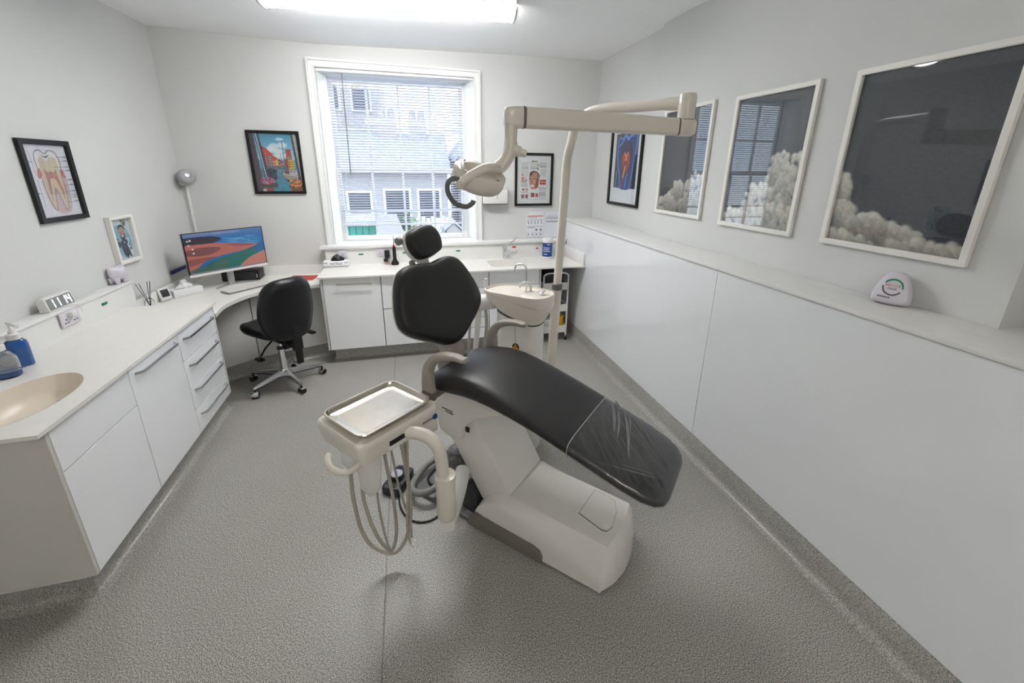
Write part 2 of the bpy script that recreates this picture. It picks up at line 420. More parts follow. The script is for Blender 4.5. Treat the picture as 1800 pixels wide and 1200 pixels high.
obj('wall_right', G().prism([(2.218, 4.9), (2.218, 3.528), (2.165, 3.528), (2.165, .985), (2.5, .985), (2.5, -2.45), (2.7, -2.45), (2.7, 4.9)], 0, 3.2), M['wall'], kind='structure')
obj('wall_front', G().box(-2.5, 2.7, -2.45, -2.3, 0, 3.2), M['wall'], kind='structure')

# ---- gloss panelling along the right wall with a white board ledge on top
t = struct('trim_2', (1.86, 2.1, 0))
for y0, y1 in ((2.136, 4.798), (-.35, 2.132), (-2.3, -.354)):
    obj('panel', G().box(1.86, 1.878, y0, y1, .15, 1.334, .0012, 1), M['panel'], t)
obj('carcass', G().box(1.879, 2.16, -2.3, 4.79, .01, 1.334), M['carcass'], t)
obj('ledge_board', G().prism([(1.850, -2.3), (1.850, 4.798), (2.217, 4.798), (2.217, 3.527), (2.164, 3.527), (2.164, .984), (2.499, .984), (2.499, -2.3)], 1.336, 1.36, bv=.002), M['board'], t)
def cove(name, path, h, out, m, kind='structure', parent=None, cap=True):
    # coved skirting: path of (x, y) along the foot of a face, out = offset side (+1 to the right of travel)
    prof = [(-.004, 0), (-.004, h), (.002, h), (.002, h-.006), (.0035, h-.008), (.0035, .045), (.008, .026), (.018, .011), (.032, .0035), (.05, .0006)]
    rings = []; n = len(path)
    for i in range(n):
        p = Vector(path[i]); d0 = (p-Vector(path[i-1])).normalized() if i else None; d1 = (Vector(path[i+1])-p).normalized() if i < n-1 else None
        d0 = d0 or d1; d1 = d1 or d0
        n0, n1 = Vector((d0.y, -d0.x))*out, Vector((d1.y, -d1.x))*out; b = (n0+n1).normalized(); b /= max(.3, b.dot(n0))
        rings.append([(p.x+b.x*u, p.y+b.y*u, z) for u, z in prof])
    g = G().loft(rings, True)
    return obj(name, g, m, parent, kind=kind, ang=50)
cove('baseboard_right', [(1.858, 4.795), (1.858, -2.3)], .149, 1, M['cove'])

# ---- boxed upstand and sill ledge, left wall and window wall
t = struct('trim_3', (-2.1, 2.9, .92))
ML = Matrix(((.9998, -.0194, 0, -1.448), (.0194, .9998, 0, 1.785), (0, 0, 1, 0), (0, 0, 0, 1)))   # left run: x out into the room, y along the run
obj('upstand', G().prism([(-2.052, .2), (-2.060, 3.655), (lwx(3.655)-.002, 3.655), (lwx(.2)-.002, .2)], .80, 1.072), M['board'], t)
obj('ledge_board', G().prism([(-2.040, .2), (-2.048, 3.67), (lwx(3.67)+.001, 3.67), (lwx(.2)+.001, .2)], 1.072, 1.092, bv=.004), M['board'], t)
t = struct('trim_4', (.4, 4.75, .92))
obj('upstand', G().box(-.862, 1.856, 4.70, 4.798, .85, 1.092), M['board'], t)
obj('sill_board', G().box(-.905, 1.852, 4.675, 4.799, 1.092, 1.128, .006), M['trim'], t)
t = struct('trim_5', (-1.4, 4.78, .82))
obj('upstand', G().box(-2.09, -.866, 4.782, 4.799, .80, .915), M['board'], t)
obj('side_upstand', G().prism([(-2.103, 3.66), (-2.09, 4.78), (-2.075, 4.78), (-2.088, 3.66)], .80, .915), M['board'], t)

# ---- window: casing, splayed linings, two sliding sashes of small panes
t = struct('window_1', (0, 4.9, 1.13))
def casing(x0, x1, z0, z1): return G().box(x0, x1, 4.772, 4.805, z0, z1, .006)
def cas(quad_o, quad_i):
    # one length of moulded casing between an outer and an inner edge (mitred ends), raised bead on both edges
    (o0, o1), (i0, i1) = quad_o, quad_i; L = lambda p, q, f: (p[0]+(q[0]-p[0])*f, p[1]+(q[1]-p[1])*f)
    prof = [(0, 4.800), (0, 4.757), (.24, 4.757), (.28, 4.776), (.74, 4.776), (.78, 4.766), (1, 4.766), (1, 4.805)]
    return G().loft([[(*[L(o0, i0, f)[0]], y, L(o0, i0, f)[1]) for f, y in prof], [(L(o1, i1, f)[0], y, L(o1, i1, f)[1]) for f, y in prof]])
obj('casing', cas(((-.84, 1.128), (-.84, 2.915)), ((-.768, 1.128), (-.768, 2.84))), M['trim'], t, ang=20)
obj('casing', cas(((.838, 1.128), (.838, 2.895)), ((.773, 1.128), (.773, 2.83))), M['trim'], t, ang=20)
obj('head_casing', cas(((-.84, 2.915), (.838, 2.895)), ((-.768, 2.84), (.773, 2.83))), M['trim'], t, ang=20)
obj('lining', G().prism([(-.762, 4.80), (-.70, 4.955), (-.70, 5.04), (-.766, 5.04)], 1.125, 2.832), M['trim'], t)
obj('lining', G().prism([(.772, 4.80), (.71, 4.955), (.71, 5.04), (.776, 5.04)], 1.125, 2.832), M['trim'], t)
obj('head_lining', G().box(-.762, .772, 4.80, 5.04, 2.81, 2.834), M['trim'], t)
obj('sill_lining', G().box(-.762, .772, 4.80, 5.06, 1.112, 1.13), M['trim'], t)
xs4 = [-.665, -.335, -.01, .318, .645]
def sash(name, y, z0, zm, z1):
    f = obj(name, G().box(-.70, -.655, y-.02, y+.02, z0, z1, .004).box(.635, .71, y-.02, y+.02, z0, z1, .004).box(-.656, .636, y-.018, y+.018, z0+.001, z0+.055, .004).box(-.656, .636, y-.018, y+.018, z1-.05, z1-.001, .004), M['trim'], t)
    for x in xs4[1:4]: obj('glazing_bar', G().box(x-.012, x+.012, y-.016, y+.016, z0+.05, z1-.045, .003), M['trim'], f)
    obj('glazing_bar', G().box(-.66, .64, y-.015, y+.015, zm-.012, zm+.012, .003), M['trim'], f)
    for i in range(4):
        for za, zb in ((z0+.05, zm-.01), (zm+.01, z1-.045)):
            obj('pane', G().box(xs4[i]+.008, xs4[i+1]-.008, y-.002, y+.002, za, zb), M['pane'], f)
sash('lower_sash', 4.995, 1.13, 1.46, 1.915)
sash('upper_sash', 5.037, 1.865, 2.32, 2.815)

# ---- venetian blind hanging in the window
b = thing('venetian_blind', 'white venetian blind with open slats lowered over the tall sash window', 'blind', (0, 4.91, 2.845))
obj('head_rail', G().box(-.682, .676, 4.885, 4.935, 2.812, 2.85, .004), M['silverpaint'], b)
obj('bottom_rail', G().box(-.682, .650, 4.893, 4.927, 1.305, 1.325, .006), M['slat'], b)
sl = None; NS = 56
for k in range(NS):
    z = 2.79 - k*(2.79-1.345)/(NS-1)
    if sl is None:
        prof = [(4.897+.026*u, .0028*(1-(2*u-1)**2)-.0085*(u-.5)) for u in np.linspace(0, 1, 5)]
        pts = [(y, zz) for y, zz in prof]+[(y, zz-.0009) for y, zz in prof[::-1]]
        sl = obj('slat', G().prism([(y, zz+z) for y, zz in pts], -.680, .660, 'yz'), M['slat'], b, ang=60); z0_ = z
    else:
        c = sl.copy(); C.objects.link(c); c.location = (0, 0, z-z0_)
for x in (-.60, -.33, .0, .33, .60):
    obj('ladder_cord', G().cyl((x, 4.891, 2.815), (x, 4.891, 1.32), .0012, n=5).cyl((x, 4.929, 2.815), (x, 4.929, 1.32), .0012, n=5), M['slat'], b)
obj('tilt_wand', G().cyl((-.537, 4.878, 2.82), (-.545, 4.872, 1.84), .006, n=8), M['mgrey'], b)
obj('pull_cord', G().cyl((.50, 4.878, 2.82), (.50, 4.876, 2.24), .0018, n=6).lathe([(.002, 0), (.008, -.01), (.009, -.04), (.004, -.05)], (.50, 4.876, 2.25), 10), M['slat'], b)

# ---- ceiling batten lamp, plus an added fill batten out of view
def batten(label, cy, ang, zt, dm):
    MB_ = Matrix.Translation((0, cy, 0)) @ Matrix.Rotation(ang, 4, 'Z')
    lamp = thing('ceiling_light', label, 'light', (0, cy, 3.0))
    obj('body', G(MB_).box(-.86, .86, -.065, .065, zt-.05, zt+.045, .006), M['whiteplastic'], lamp)
    pr = [(.118*math.cos(a), zt-.058-.042*math.sin(a)) for a in np.linspace(-.8, PI+.8, 19)]
    obj('diffuser', G(MB_).prism(pr, -.845, .845, 'yz'), M[dm], lamp, ang=50)
    pr2 = [(.124*math.cos(a), zt-.058-.048*math.sin(a)) for a in np.linspace(-.8, PI+.8, 19)]
    for x0, x1 in ((-.862, -.845), (.845, .862)):
        obj('end_cap', G(MB_).prism(pr2, x0, x1, 'yz'), M['whiteplastic'], lamp, ang=50)
    for x in (.42, .62, .75): obj('clip', G(MB_).box(x-.006, x+.006, -.128, -.112, zt-.035, zt-.012, .002), M['chrome'], lamp)
batten('long warm white batten light fixed to the ceiling above the dental chair', 3.46, math.atan2(3.50-3.66, .85+.86), 3.052, 'diffuser')
batten('added fill batten on the ceiling behind the camera, out of the picture', -1.65, 0, 3.055, 'diffuser_fill')  # added lamp, brightens the surfaces that face the camera
# ================================================================ OUTSIDE THE WINDOW
obj('ground', G().box(-20, 20, 5.6, 40, -2.3, -2.2), M['yard'], kind='structure')
def house(name, label, x0, x1, y0, y1, zb, ze, zr, axis, wins, m, loc, chims=()):
    h = thing(name, label, 'building', loc)
    obj('wall', G().box(x0, x1, y0, y1, zb, ze) if axis else G().prism([(x0, zb), (x1, zb), (x1, ze), ((x0+x1)/2, zr-.1), (x0, ze)], y0, y1, 'xz'), m, h)
    if axis == 'x': obj('roof', G().prism([(y0-.3, ze), ((y0+y1)/2, zr), (y1+.3, ze), ((y0+y1)/2, ze-.05)], x0-.1, x1+.1, 'yz'), M['slate'], h)
    else:
        xm = (x0+x1)/2
        for s_ in (-1, 1):
            xe = x0-.25 if s_ < 0 else x1+.25
            obj('roof_slope', G().prism([(xe, ze-.12), (xm, zr), (xm, zr-.14), (xe, ze-.26)], y0-.2, y1, 'xz'), M['slate'], h)
    for a, c, zz0, zz1 in wins:
        f = obj('window', G().box(a-.07, c+.07, y0-.05, y0+.02, zz0-.07, zz1+.07), M['trim'], h)
        obj('pane', G().box(a, c, y0-.07, y0-.04, zz0, zz1), M['darkglass'], f)
    for x, y, wd, z1 in chims:
        cst = obj('chimney', G().box(x-wd, x+wd, y-.3, y+.3, zr-1., z1), M['brick'], h)
        for q in (-.5, .5): obj('chimney_pot', G().cyl((x+wd*q, y, z1), (x+wd*q, y, z1+.35), .13, .1, 10), M['brick'], cst)
    return h
house('townhouse', 'tall pale brick townhouse behind the left half of the blind', -3.6, -.72, 18.2, 24, -2.2, 9, 10.5, 'x', [(-2.9, -2.2, 4.0, 5.4), (-1.7, -1.1, 4.0, 5.4), (-2.9, -2.2, .3, 1.5)], M['brick'], (-2.1, 19, -2.2))
house('terrace_house', 'low pale rendered house with dark windows straight outside the window', -3.4, 1.40, 14.5, 17.2, -2.2, 1.75, 3.05, 'x', [(-1.75, -1.1, .2, 1.15), (-.62, .12, -.1, 1.2), (.45, 1.1, -.1, 1.2)], M['render_wall'], (-1, 15.5, -2.2), [(-.45, 15.9, .3, 3.5), (.55, 15.9, .3, 3.45)])
house('gabled_house', 'pale gabled house on the right behind the blind', 1.85, 4.9, 14.0, 18, -2.2, 2.4, 4.2, None, [(2.3, 2.9, .2, 1.3), (3.5, 4.1, .2, 1.3)], M['render_wall'], (3.3, 16, -2.2))
gt = thing('garden_shed', 'weathered teal boarded shed seen under the left end of the blind', 'shed', (-1.0, 9.6, -2.2))
obj('shed_body', G().box(-1.32, -.66, 9.4, 10.6, -2.2, .78), M['teal'], gt)
obj('roof', G().box(-1.45, -.6, 9.2, 10.8, .78, .86), M['slate'], gt)
for k in range(5): obj('board', G().box(-1.31+k*.13, -1.31+k*.13+.12, 9.37, 9.4, -2.2, .75), M['teal'], gt)
rp_ = G().prism([(-.58, .12), (-.58, 1.02), (-.2, 1.02), (.1, .12)], 8.9, 9.0, 'xz')
single('ramp_wall', rp_, M['render_wall'], 'pale sloping garden wall beside the teal shed outside', 'wall', (-.3, 8.95, .12))
single('garden_wall', G().box(-.62, 2.4, 9.05, 9.3, -2.2, .35), M['brick'], 'low pale brick garden wall running outside the window', 'wall', (.9, 9.2, -2.2))
sh = thing('shrub', 'small green shrub behind the sloping garden wall outside', 'shrub', (.12, 9.6, .3))
obj('stem', G().cyl((.12, 9.6, -2.2), (.12, 9.6, .6), .04, .02, 8), M['wood'], sh)
g = G()
for k in range(90):
    a = random.uniform(0, 2*PI); r = random.uniform(.02, .26); z = random.uniform(.3, 1.0); p = Vector((.12+r*math.cos(a), 9.6+r*math.sin(a), z))
    u = Vector((random.uniform(-1, 1), random.uniform(-1, 1), random.uniform(-1, 1))).normalized()*.06; v_ = u.orthogonal().normalized()*.03
    g.add([p-u, p+v_, p+u, p-v_], [(0, 1, 2, 3)])
obj('foliage', g, M['leaf'], sh)
fn = thing('garden_fence', 'pale upright boarded garden fence outside behind the headrest', 'fence', (.45, 9.9, -2.2))
for k in range(7): obj('fence_board', G().box(.22+k*.11, .22+k*.11+.09, 9.9, 9.93, -2.2, .82+.03*(k % 2)), M['carcass'], fn)
obj('rail', G().box(.2, 1.0, 9.93, 9.97, .55, .63), M['carcass'], fn)
vn = thing('porch_roof', 'small grey pitched porch roof outside the right lower panes', 'roof', (1.05, 9.6, .4))
obj('slates', G().prism([(.8, .62), (1.02, .82), (1.24, .6), (1.24, .56), (1.02, .76), (.8, .58)], 9.4, 10.2, 'xz'), M['slate'], vn)
obj('gable', G().prism([(.86, -2.2), (.86, .6), (1.02, .74), (1.18, .58), (1.18, -2.2)], 9.45, 10.1, 'xz'), M['render_wall'], vn)
# ================================================================ LEFT RUN: cabinets, worktop with basin
LEN = 1.75
def handle(parent, y0, y1, z, frame, xf, m=None):
    # flat chrome bow handle: bar held off the face by two slanting ends
    g = G(frame); d = .030; s_ = .028
    path = [(xf, y0, z), (xf+d, y0+s_, z), (xf+d, y1-s_, z), (xf, y1, z)]
    for p, q in zip(path[:-1], path[1:]):
        p, q = Vector(p), Vector(q); t_ = (q-p).normalized(); nrm = Vector((-t_.y, t_.x, 0))*.0035; up_ = Vector((0, 0, .0075))
        r = lambda c: [c+nrm+up_, c+nrm-up_, c-nrm-up_, c-nrm+up_]
        g.loft([r(p), r(q)])
    return obj('handle', g, M['handle'], parent)
XF = -.020   # face of doors behind the worktop edge
def lcab(name, label, y0, y1, fronts, grp, top=.892):
    c = thing(name, label, 'cabinet', ML @ Vector((-.3, (y0+y1)/2, .14)), grp)
    obj('carcass', G(ML).box(-.59, XF-.021, y0+.002, y1-.002, .142, top), M['carcass'], c)
    for kind, z0, z1, hz in fronts:
        d = obj(kind, G(ML).box(XF-.020, XF, y0+.0018, y1-.0018, z0+.0018, z1-.0018, .0012, 1), M['door'], c)
        if hz: handle(d, y0+hz[1], y1-hz[1], hz[0], ML, XF)
    return c
lcab('basin_cabinet', 'white gloss basin cabinet without handles at the near end of the left counter', .074, .620, [('false_front', .688, .900, None), ('door', .14, .686, None)], None, .72)
lcab('cupboard', 'white gloss cupboard with one chrome handle between basin cabinet and drawers', .622, 1.156, [('door', .14, .900, (.848, .05))], None)
lcab('drawer_unit', 'white gloss unit of four handled drawers at the far end of the left counter', 1.158, 1.716, [('drawer', .684, .900, (.828, .055)), ('drawer', .482, .682, (.632, .055)), ('drawer', .318, .480, (.452, .055)), ('drawer', .14, .316, (.262, .055))], None)
e = single('end_panel', G(ML).box(-.592, XF, .054, .072, .142, .900, .001, 1), M['endpanel'], 'plain white end panel closing the near end of the left cabinets', 'panel', ML @ Vector((-.3, .06, .14)))
obj('edge_batten', G(ML).box(-.592, -.06, .052, .056, .142, .152), M['carcass'], e)
single('side_panel', G(ML).box(-.592, XF, 1.718, 1.738, .142, .900, .001, 1), M['carcass'], 'thin white side panel between the drawer unit and the kneehole', 'panel', ML @ Vector((-.3, 1.73, .14)))
pl = [ML @ Vector(p) for p in ((-.60, .10, 0), (-.075, .10, 0), (-.075, 1.735, 0))]
cove('baseboard_left', [(p.x, p.y) for p in pl], .139, 1, M['cove'])
obj('trim_6', G(ML).box(-.60, -.080, .105, 1.735, .0, .138), M['carcass'], kind='structure')

def top_with_hole(name, frame, x0, x1, y0, y1, hole, zt, th, m, parent, hx, hy):
    # slab whose outline is a rectangle and whose hole is a closed ring; hx, hy centre of the hole
    g = G(frame); n = len(hole); out = []
    for px, py in hole:
        dx, dy = px-hx, py-hy
        s_ = min([(x1-hx)/dx if dx > 1e-9 else 9e9, (x0-hx)/dx if dx < -1e-9 else 9e9, (y1-hy)/dy if dy > 1e-9 else 9e9, (y0-hy)/dy if dy < -1e-9 else 9e9])
        out.append((hx+dx*s_, hy+dy*s_))
    for cx, cy in ((x0, y0), (x0, y1), (x1, y0), (x1, y1)):   # snap the nearest spoke to each corner
        k = min(range(n), key=lambda i: (out[i][0]-cx)**2+(out[i][1]-cy)**2); out[k] = (cx, cy)
    A = [(x, y, zt) for x, y in out]; B = [(x, y, zt) for x, y in hole]; D = [(x, y, zt-th) for x, y in out]; E_ = [(x, y, zt-th) for x, y in hole]
    g.loft([E_, B, A, D, E_], cap=False)
    return obj(name, g, m, parent, ang=30)
wt = thing('worktop', 'long cream white worktop with a moulded oval basin on the left cabinets', 'worktop', ML @ Vector((-.3, .9, .875)))
bc, ba, bb = (-.262, .335), .165, .265     # basin in the run's frame
hole = [(bc[0]+ba*math.cos(2*PI*k/72), bc[1]+bb*math.sin(2*PI*k/72)) for k in range(72)]
top_with_hole('slab', ML, -.606, 0, 0, .75, hole, .92, .018, M['top'], wt, *bc)
obj('slab', G(ML).box(-.606, 0, .7502, LEN, .902, .92), M['top'], wt)
rings = []
for f, z in ((1.0, .921), (.985, .913), (.96, .90), (.90, .865), (.78, .825), (.55, .80), (.25, .793), (.06, .791)):
    rings.append([(bc[0]+ba*f*math.cos(2*PI*k/48), bc[1]+bb*f*math.sin(2*PI*k/48), z) for k in range(48)])
bs = obj('basin', G(ML).loft(rings, False), M['bowl'], wt, ang=80)
obj('waste', G(ML).lathe([(.03, .790), (.03, .796), (.02, .797), (.002, .794)], (bc[0], bc[1], 0), 20), M['chrome'], bs)

# ================================================================ CORNER DESK
d = thing('corner_desk', 'white corner desk with a curved front edge under the monitor', 'desk', (-1.7, 4.3, .79))
edge = cat([(-1.502, 3.545), (-1.522, 3.72), (-1.508, 3.85), (-1.452, 4.02), (-1.37, 4.135), (-1.26, 4.215), (-1.10, 4.262), (-.876, 4.29)], 6)
poly = [(p[0], p[1]) for p in edge]+[(-.876, 4.78), (-2.088, 4.78), (-2.10, 3.545)]
obj('desk_top', G().prism(poly, .785, .82, bv=.002, seg=1), M['top'], d)
for nm, q in (('kneehole_panel', [(-1.71, 3.975), (-1.474, 4.163)]), ('kneehole_panel', [(-1.468, 4.168), (-1.26, 4.262), (-.876, 4.40)])):
    q = [Vector(p) for p in q]; back = []
    for i, p in enumerate(q):
        t_ = (q[min(i+1, len(q)-1)]-q[max(i-1, 0)]).normalized(); back.append(p+Vector((-t_.y, t_.x))*.018)
    obj(nm, G().prism([tuple(p) for p in q]+[tuple(p) for p in back[::-1]], .152, .784), M['carcass'], d)
cove('baseboard_back', [(-1.715, 4.02), (-1.475, 4.215), (-1.25, 4.315), (-.82, 4.47)], .15, 1, M['cove'])

# ================================================================ WINDOW-WALL RUN
YF = 4.178
def bcab(name, label, x0, x1, fronts, grp=None, top=.893):
    c = thing(name, label, 'cabinet', ((x0+x1)/2, 4.4, .155), grp)
    obj('carcass', G().box(x0+.002, x1-.002, YF+.021, 4.69, .157, top), M['carcass'], c)
    for kind, z0, z1, h in fronts:
        dd = obj(kind, G().box(x0+.0018, x1-.0018, YF, YF+.02, z0+.0018, z1-.0018, .0012, 1), M['door'], c)
        if h:
            a_, b_, z = h; gg = G().tube([(a_, YF-.03, z), (b_, YF-.03, z)], .005, 8)
            for q in (a_+.012, b_-.012): gg.cyl((q, YF-.03, z), (q, YF+.003, z), .0045, n=8)
            obj('handle', gg, M['steel'], dd)
    return c
bcab('cupboard', 'wide white cupboard with a long bar handle left of the chair under the window', -.826, -.292, [('door', .155, .902, (-.70, -.375, .842))])
bcab('cupboard', 'white cupboard split across the middle, half hidden behind the chair backrest', -.288, .258, [('upper_door', .560, .902, None), ('door', .155, .552, None)])
kn = bcab('drawer_unit', 'white drawer unit with bar handles behind the chair backrest', .262, .800, [('drawer', .73, .902, (.42, .64, .825)), ('drawer', .56, .726, (.42, .64, .655)), ('drawer', .40, .556, (.42, .64, .49)), ('drawer', .28, .396, None), ('drawer', .155, .276, None)])
sk = bcab('sink_cabinet', 'white sink cabinet behind the spittoon bowl', .804, 1.36, [('false_front', .73, .902, None), ('door', .155, .726, None)], None, .74)
obj('lock', G().lathe([(.008, 0), (.008, .006), (.002, .008)], (.85, YF, .55), 12, axis=(0, -1, 0)), M['chrome'], sk)
single('side_panel', G().box(-.848, -.829, YF-.002, 4.69, .157, .902, .001, 1), M['carcass'], 'thin white side panel at the left end of the window cabinets', 'panel', (-.84, 4.4, .157))
single('side_panel', G().box(1.362, 1.38, YF-.002, 4.69, .157, .902, .001, 1), M['carcass'], 'thin white side panel between sink cabinet and the trolley', 'panel', (1.37, 4.4, .157))
cove('baseboard_back', [(-.80, 4.68), (-.80, 4.285), (1.34, 4.285)], .153, 1, M['cove'])
obj('trim_7', G().box(-.795, 1.34, 4.29, 4.68, 0, .15), M['carcass'], kind='structure')
wb = thing('worktop', 'white worktop with an inset sink running under the window', 'worktop', (.5, 4.4, .876))
hole = rrect(.852, 1.312, 4.262, 4.60, .06, 12)
top_with_hole('slab', None, .70, 1.5, 4.125, 4.70, hole, .92, .016, M['top'], wb, 1.082, 4.43)
obj('slab', G().prism([(-.868, 4.158), (.6998, 4.125), (.6998, 4.70), (-.868, 4.70)], .904, .92), M['top'], wb)
obj('slab', G().prism([(1.5002, 4.125), (1.856, 4.105), (1.856, 4.70), (1.5002, 4.70)], .904, .92), M['top'], wb)
obj('side_upstand', G().box(1.838, 1.857, 4.12, 4.698, .92, 1.055, .002), M['board'], wb)
rings = []
for f, z in ((1.0, .921), (.985, .91), (.96, .86), (.93, .80), (.80, .778), (.3, .772), (.05, .77)):
    rings.append([(1.082+(x-1.082)*f, 4.431+(y-4.431)*f, z) for x, y in hole])
sb = obj('sink', G().loft(rings, False), M['top'], wb, ang=80)
obj('waste', G().lathe([(.035, .772), (.035, .779), (.02, .78), (.003, .775)], (1.082, 4.431, 0), 20), M['chrome'], sb)
# ================================================================ DENTAL CHAIR  (local frame: s towards the foot end, t across, z up)
CH = Matrix(((.689, .7247, 0, .222), (-.7247, .689, 0, 1.893), (0, 0, 1, 0), (0, 0, 0, 1)))
TC = .2
ch = thing('dental_chair', 'black upholstered reclining dental chair on a pale wedge base in the middle of the room', 'chair', CH @ Vector((.3, TC, 0)))
# base cover: flat-topped wedge with chamfered shoulders that sink towards the front
TB = .22
H_ = ([.03, .05, .075, .12, .18, .26, .40, .55, .70, .79], [.055, .105, .15, .20, .235, .252, .256, .254, .250, .246])
HS = ([.03, .05, .075, .12, .18, .26, .40, .55, .66, .79], [.045, .09, .13, .18, .212, .230, .206, .164, .137, .098])
def base_ring(s, top=None, sh=None, bul=0., hw=.22, z0=.012):
    top = top or float(np.interp(s, *H_)); sh = sh or float(np.interp(s, *HS)); P = []
    half = [(-1, 0), (-.998, .5), (-.985, .85), (-.955, 1.0), (-.90, 1.35), (-.74, 1.93), (-.66, 2.0), (-.3, 2.02)]
    for u, k in half+[(0, 2.02)]+[(-u, k) for u, k in half[::-1]]:
        z = z0+(sh-z0)*k if k <= 1 else sh+(top-sh)*(k-1)
        P.append((s+bul*(1-abs(u)**2.6), TB+hw*u, z))
    return P
rings = [base_ring(s, bul=bu, hw=w_) for s, bu, w_ in ((.03, 0, .19), (.04, 0, .205), (.05, 0, .212), (.075, 0, .217), (.12, 0, .22), (.18, 0, .22), (.26, 0, .22), (.40, 0, .22), (.55, .004, .22), (.70, .018, .22), (.755, .028, .219))]
rings += [base_ring(.780, .246, .100, .038, .22), base_ring(.792, .225, .098, .046, .22), base_ring(.799, .16, .094, .056, .22), base_ring(.802, .105, .088, .064, .22), base_ring(.803, .03, .025, .066, .22)]
obj('base_cover', G(CH).loft(rings), M['warmwhite'], ch, ang=32)
hp = [(.613, .156), (.621, .35), (.700, .345), (.739, .334), (.768, .27), (.782, .17), (.768, .130), (.745, .124)]
hc = (sum(p[0] for p in hp)/8, sum(p[1] for p in hp)/8)
def hatch(grow, lift):
    q = [(hc[0]+(a-hc[0])*(1+grow), hc[1]+(b_-hc[1])*(1+grow)) for a, b_ in hp]; zz = lambda a: float(np.interp(a, *H_))
    return G(CH).loft([[(a, b_, zz(a)-.004) for a, b_ in q], [(a, b_, zz(a)+.0042+lift) for a, b_ in q]])
obj('hatch_joint', hatch(.03, .0012), M['darkputty'], ch)
ht = obj('hatch', hatch(0, .003), M['warmwhite'], ch)
obj('finger_notch', G(CH).lathe([(.016, 0), (.016, .006), (.01, .0075)], (.758, .150, .2492), 14), M['whiteplastic'], ht)
# grey plinth strips along both sides
for t0, t1 in ((-.014, .006), (.434, .454)):
    obj('side_strip', G(CH).prism([(.012, .006), (.492, .006), (.492, .05), (.478, .075), (.44, .088), (.06, .098)], t0, t1, 'xz', bv=.004), M['darkputty'], ch)
obj('floor_plate', G(CH).prism(rrect(-.42, .12, .0, .44, .05), .002, .028, bv=.004), M['dgrey'], ch)
obj('rear_cover', G(CH).loft([[(-.03, .02, .029), (-.03, .42, .029), (.05, .42, .029), (.05, .02, .029)], [(.01, .04, .09), (.01, .40, .09), (.05, .40, .10), (.05, .04, .10)]]), M['mgrey'], ch)
# lifting arm and seat carrier
obj('lift_arm', G(CH).prism([(.09, .12), (.20, .20), (.262, .262), (-.005, .70), (-.10, .74), (-.24, .66), (-.23, .60)], .055, .40, 'xz', bv=.014), M['warmwhite'], ch)
sc_ = obj('seat_carrier', G(CH).prism([(-.235, .775), (-.228, .66), (-.205, .52), (-.15, .495), (-.045, .50), (-.035, .56), (.0, .62), (.06, .675), (.14, .715), (.24, .755), (.10, .80)], .03, .40, 'xz', bv=.010), M['warmwhite'], ch)
obj('pivot_recess', G(CH).box(-.012, .012, .026, .034, .575, .605, .002), M['black'], sc_)
xd, nd = CH.to_3x3() @ Vector((1, 0, 0)), CH.to_3x3() @ Vector((0, -1, 0))
g = G(CH)
for s0, s1, z_ in ((-.175, -.10, .668), (-.15, -.095, .652)):
    q = s0
    while q < s1:
        w_ = random.uniform(.006, .014); g.box(q, min(q+w_, s1), .0285, .0297, z_-.0035+(.1*(s0-q)), z_+.0035+(.1*(s0-q))); q += w_+.003
obj('printed_label', g, M['ink'], sc_)
# delivery hub low on the near rear side
hb = obj('hub', G(CH).lathe([(.05, 0), (.060, .02), (.062, .10), (.055, .14), (.03, .16), (.01, .163)], (-.16, .13, .20), 24), M['dgrey'], ch)
obj('hub_column', G(CH).cyl((-.16, .13, .03), (-.16, .13, .21), .05, n=18), M['charcoal'], hb)
obj('boot', G(CH).prism([(-.04, .06), (.04, .05), (.06, .16), (.0, .24), (-.05, .20)], .02, .12, 'xz', bv=.012), M['charcoal'], ch)
# seat cushion: one loft along s
def seat_ring(s, z, hw, th):
    P = []; n = 22
    for k in range(n):
        a = 2*PI*k/n; ca, sa = math.cos(a), math.sin(a); e = .42
        P.append((s, TC+hw*math.copysign(abs(ca)**e, ca), z-th/2+th/2*math.copysign(abs(sa)**.55, sa)))
    return P
S_ = [(-.235, .845, .13, .02), (-.225, .868, .19, .06), (-.20, .888, .225, .095), (-.15, .908, .245, .115), (-.08, .925, .252, .125), (.02, .938, .253, .125), (.10, .934, .253, .118), (.20, .915, .253, .105), (.32, .885, .252, .092), (.45, .848, .250, .082), (.60, .800, .248, .076), (.75, .752, .247, .072), (.86, .716, .244, .070), (.94, .688, .232, .068), (.99, .668, .21, .062), (1.02, .650, .175, .048), (1.032, .635, .13, .02)]
obj('seat_cushion', G(CH).loft([seat_ring(*q) for q in S_]), M['seat'], ch, ang=80)
# clear film sleeve over the foot end
FS = [(s, z+.004, hw+.0045, th+.010) for s, z, hw, th in [(.615, .795, .2475, .075)]+S_[11:]]
FS[-1] = (1.037, .637, .138, .03)
sl_ = obj('clear_foot_cover', G(CH).loft([seat_ring(*q) for q in FS], cap=False), M['filmcover'], ch, ang=80)
rim = seat_ring(.613, .7997, .2535, .087)
obj('cover_hem', G(CH).tube(rim+[rim[0]], .0022, 6), M['silverpaint'], sl_)
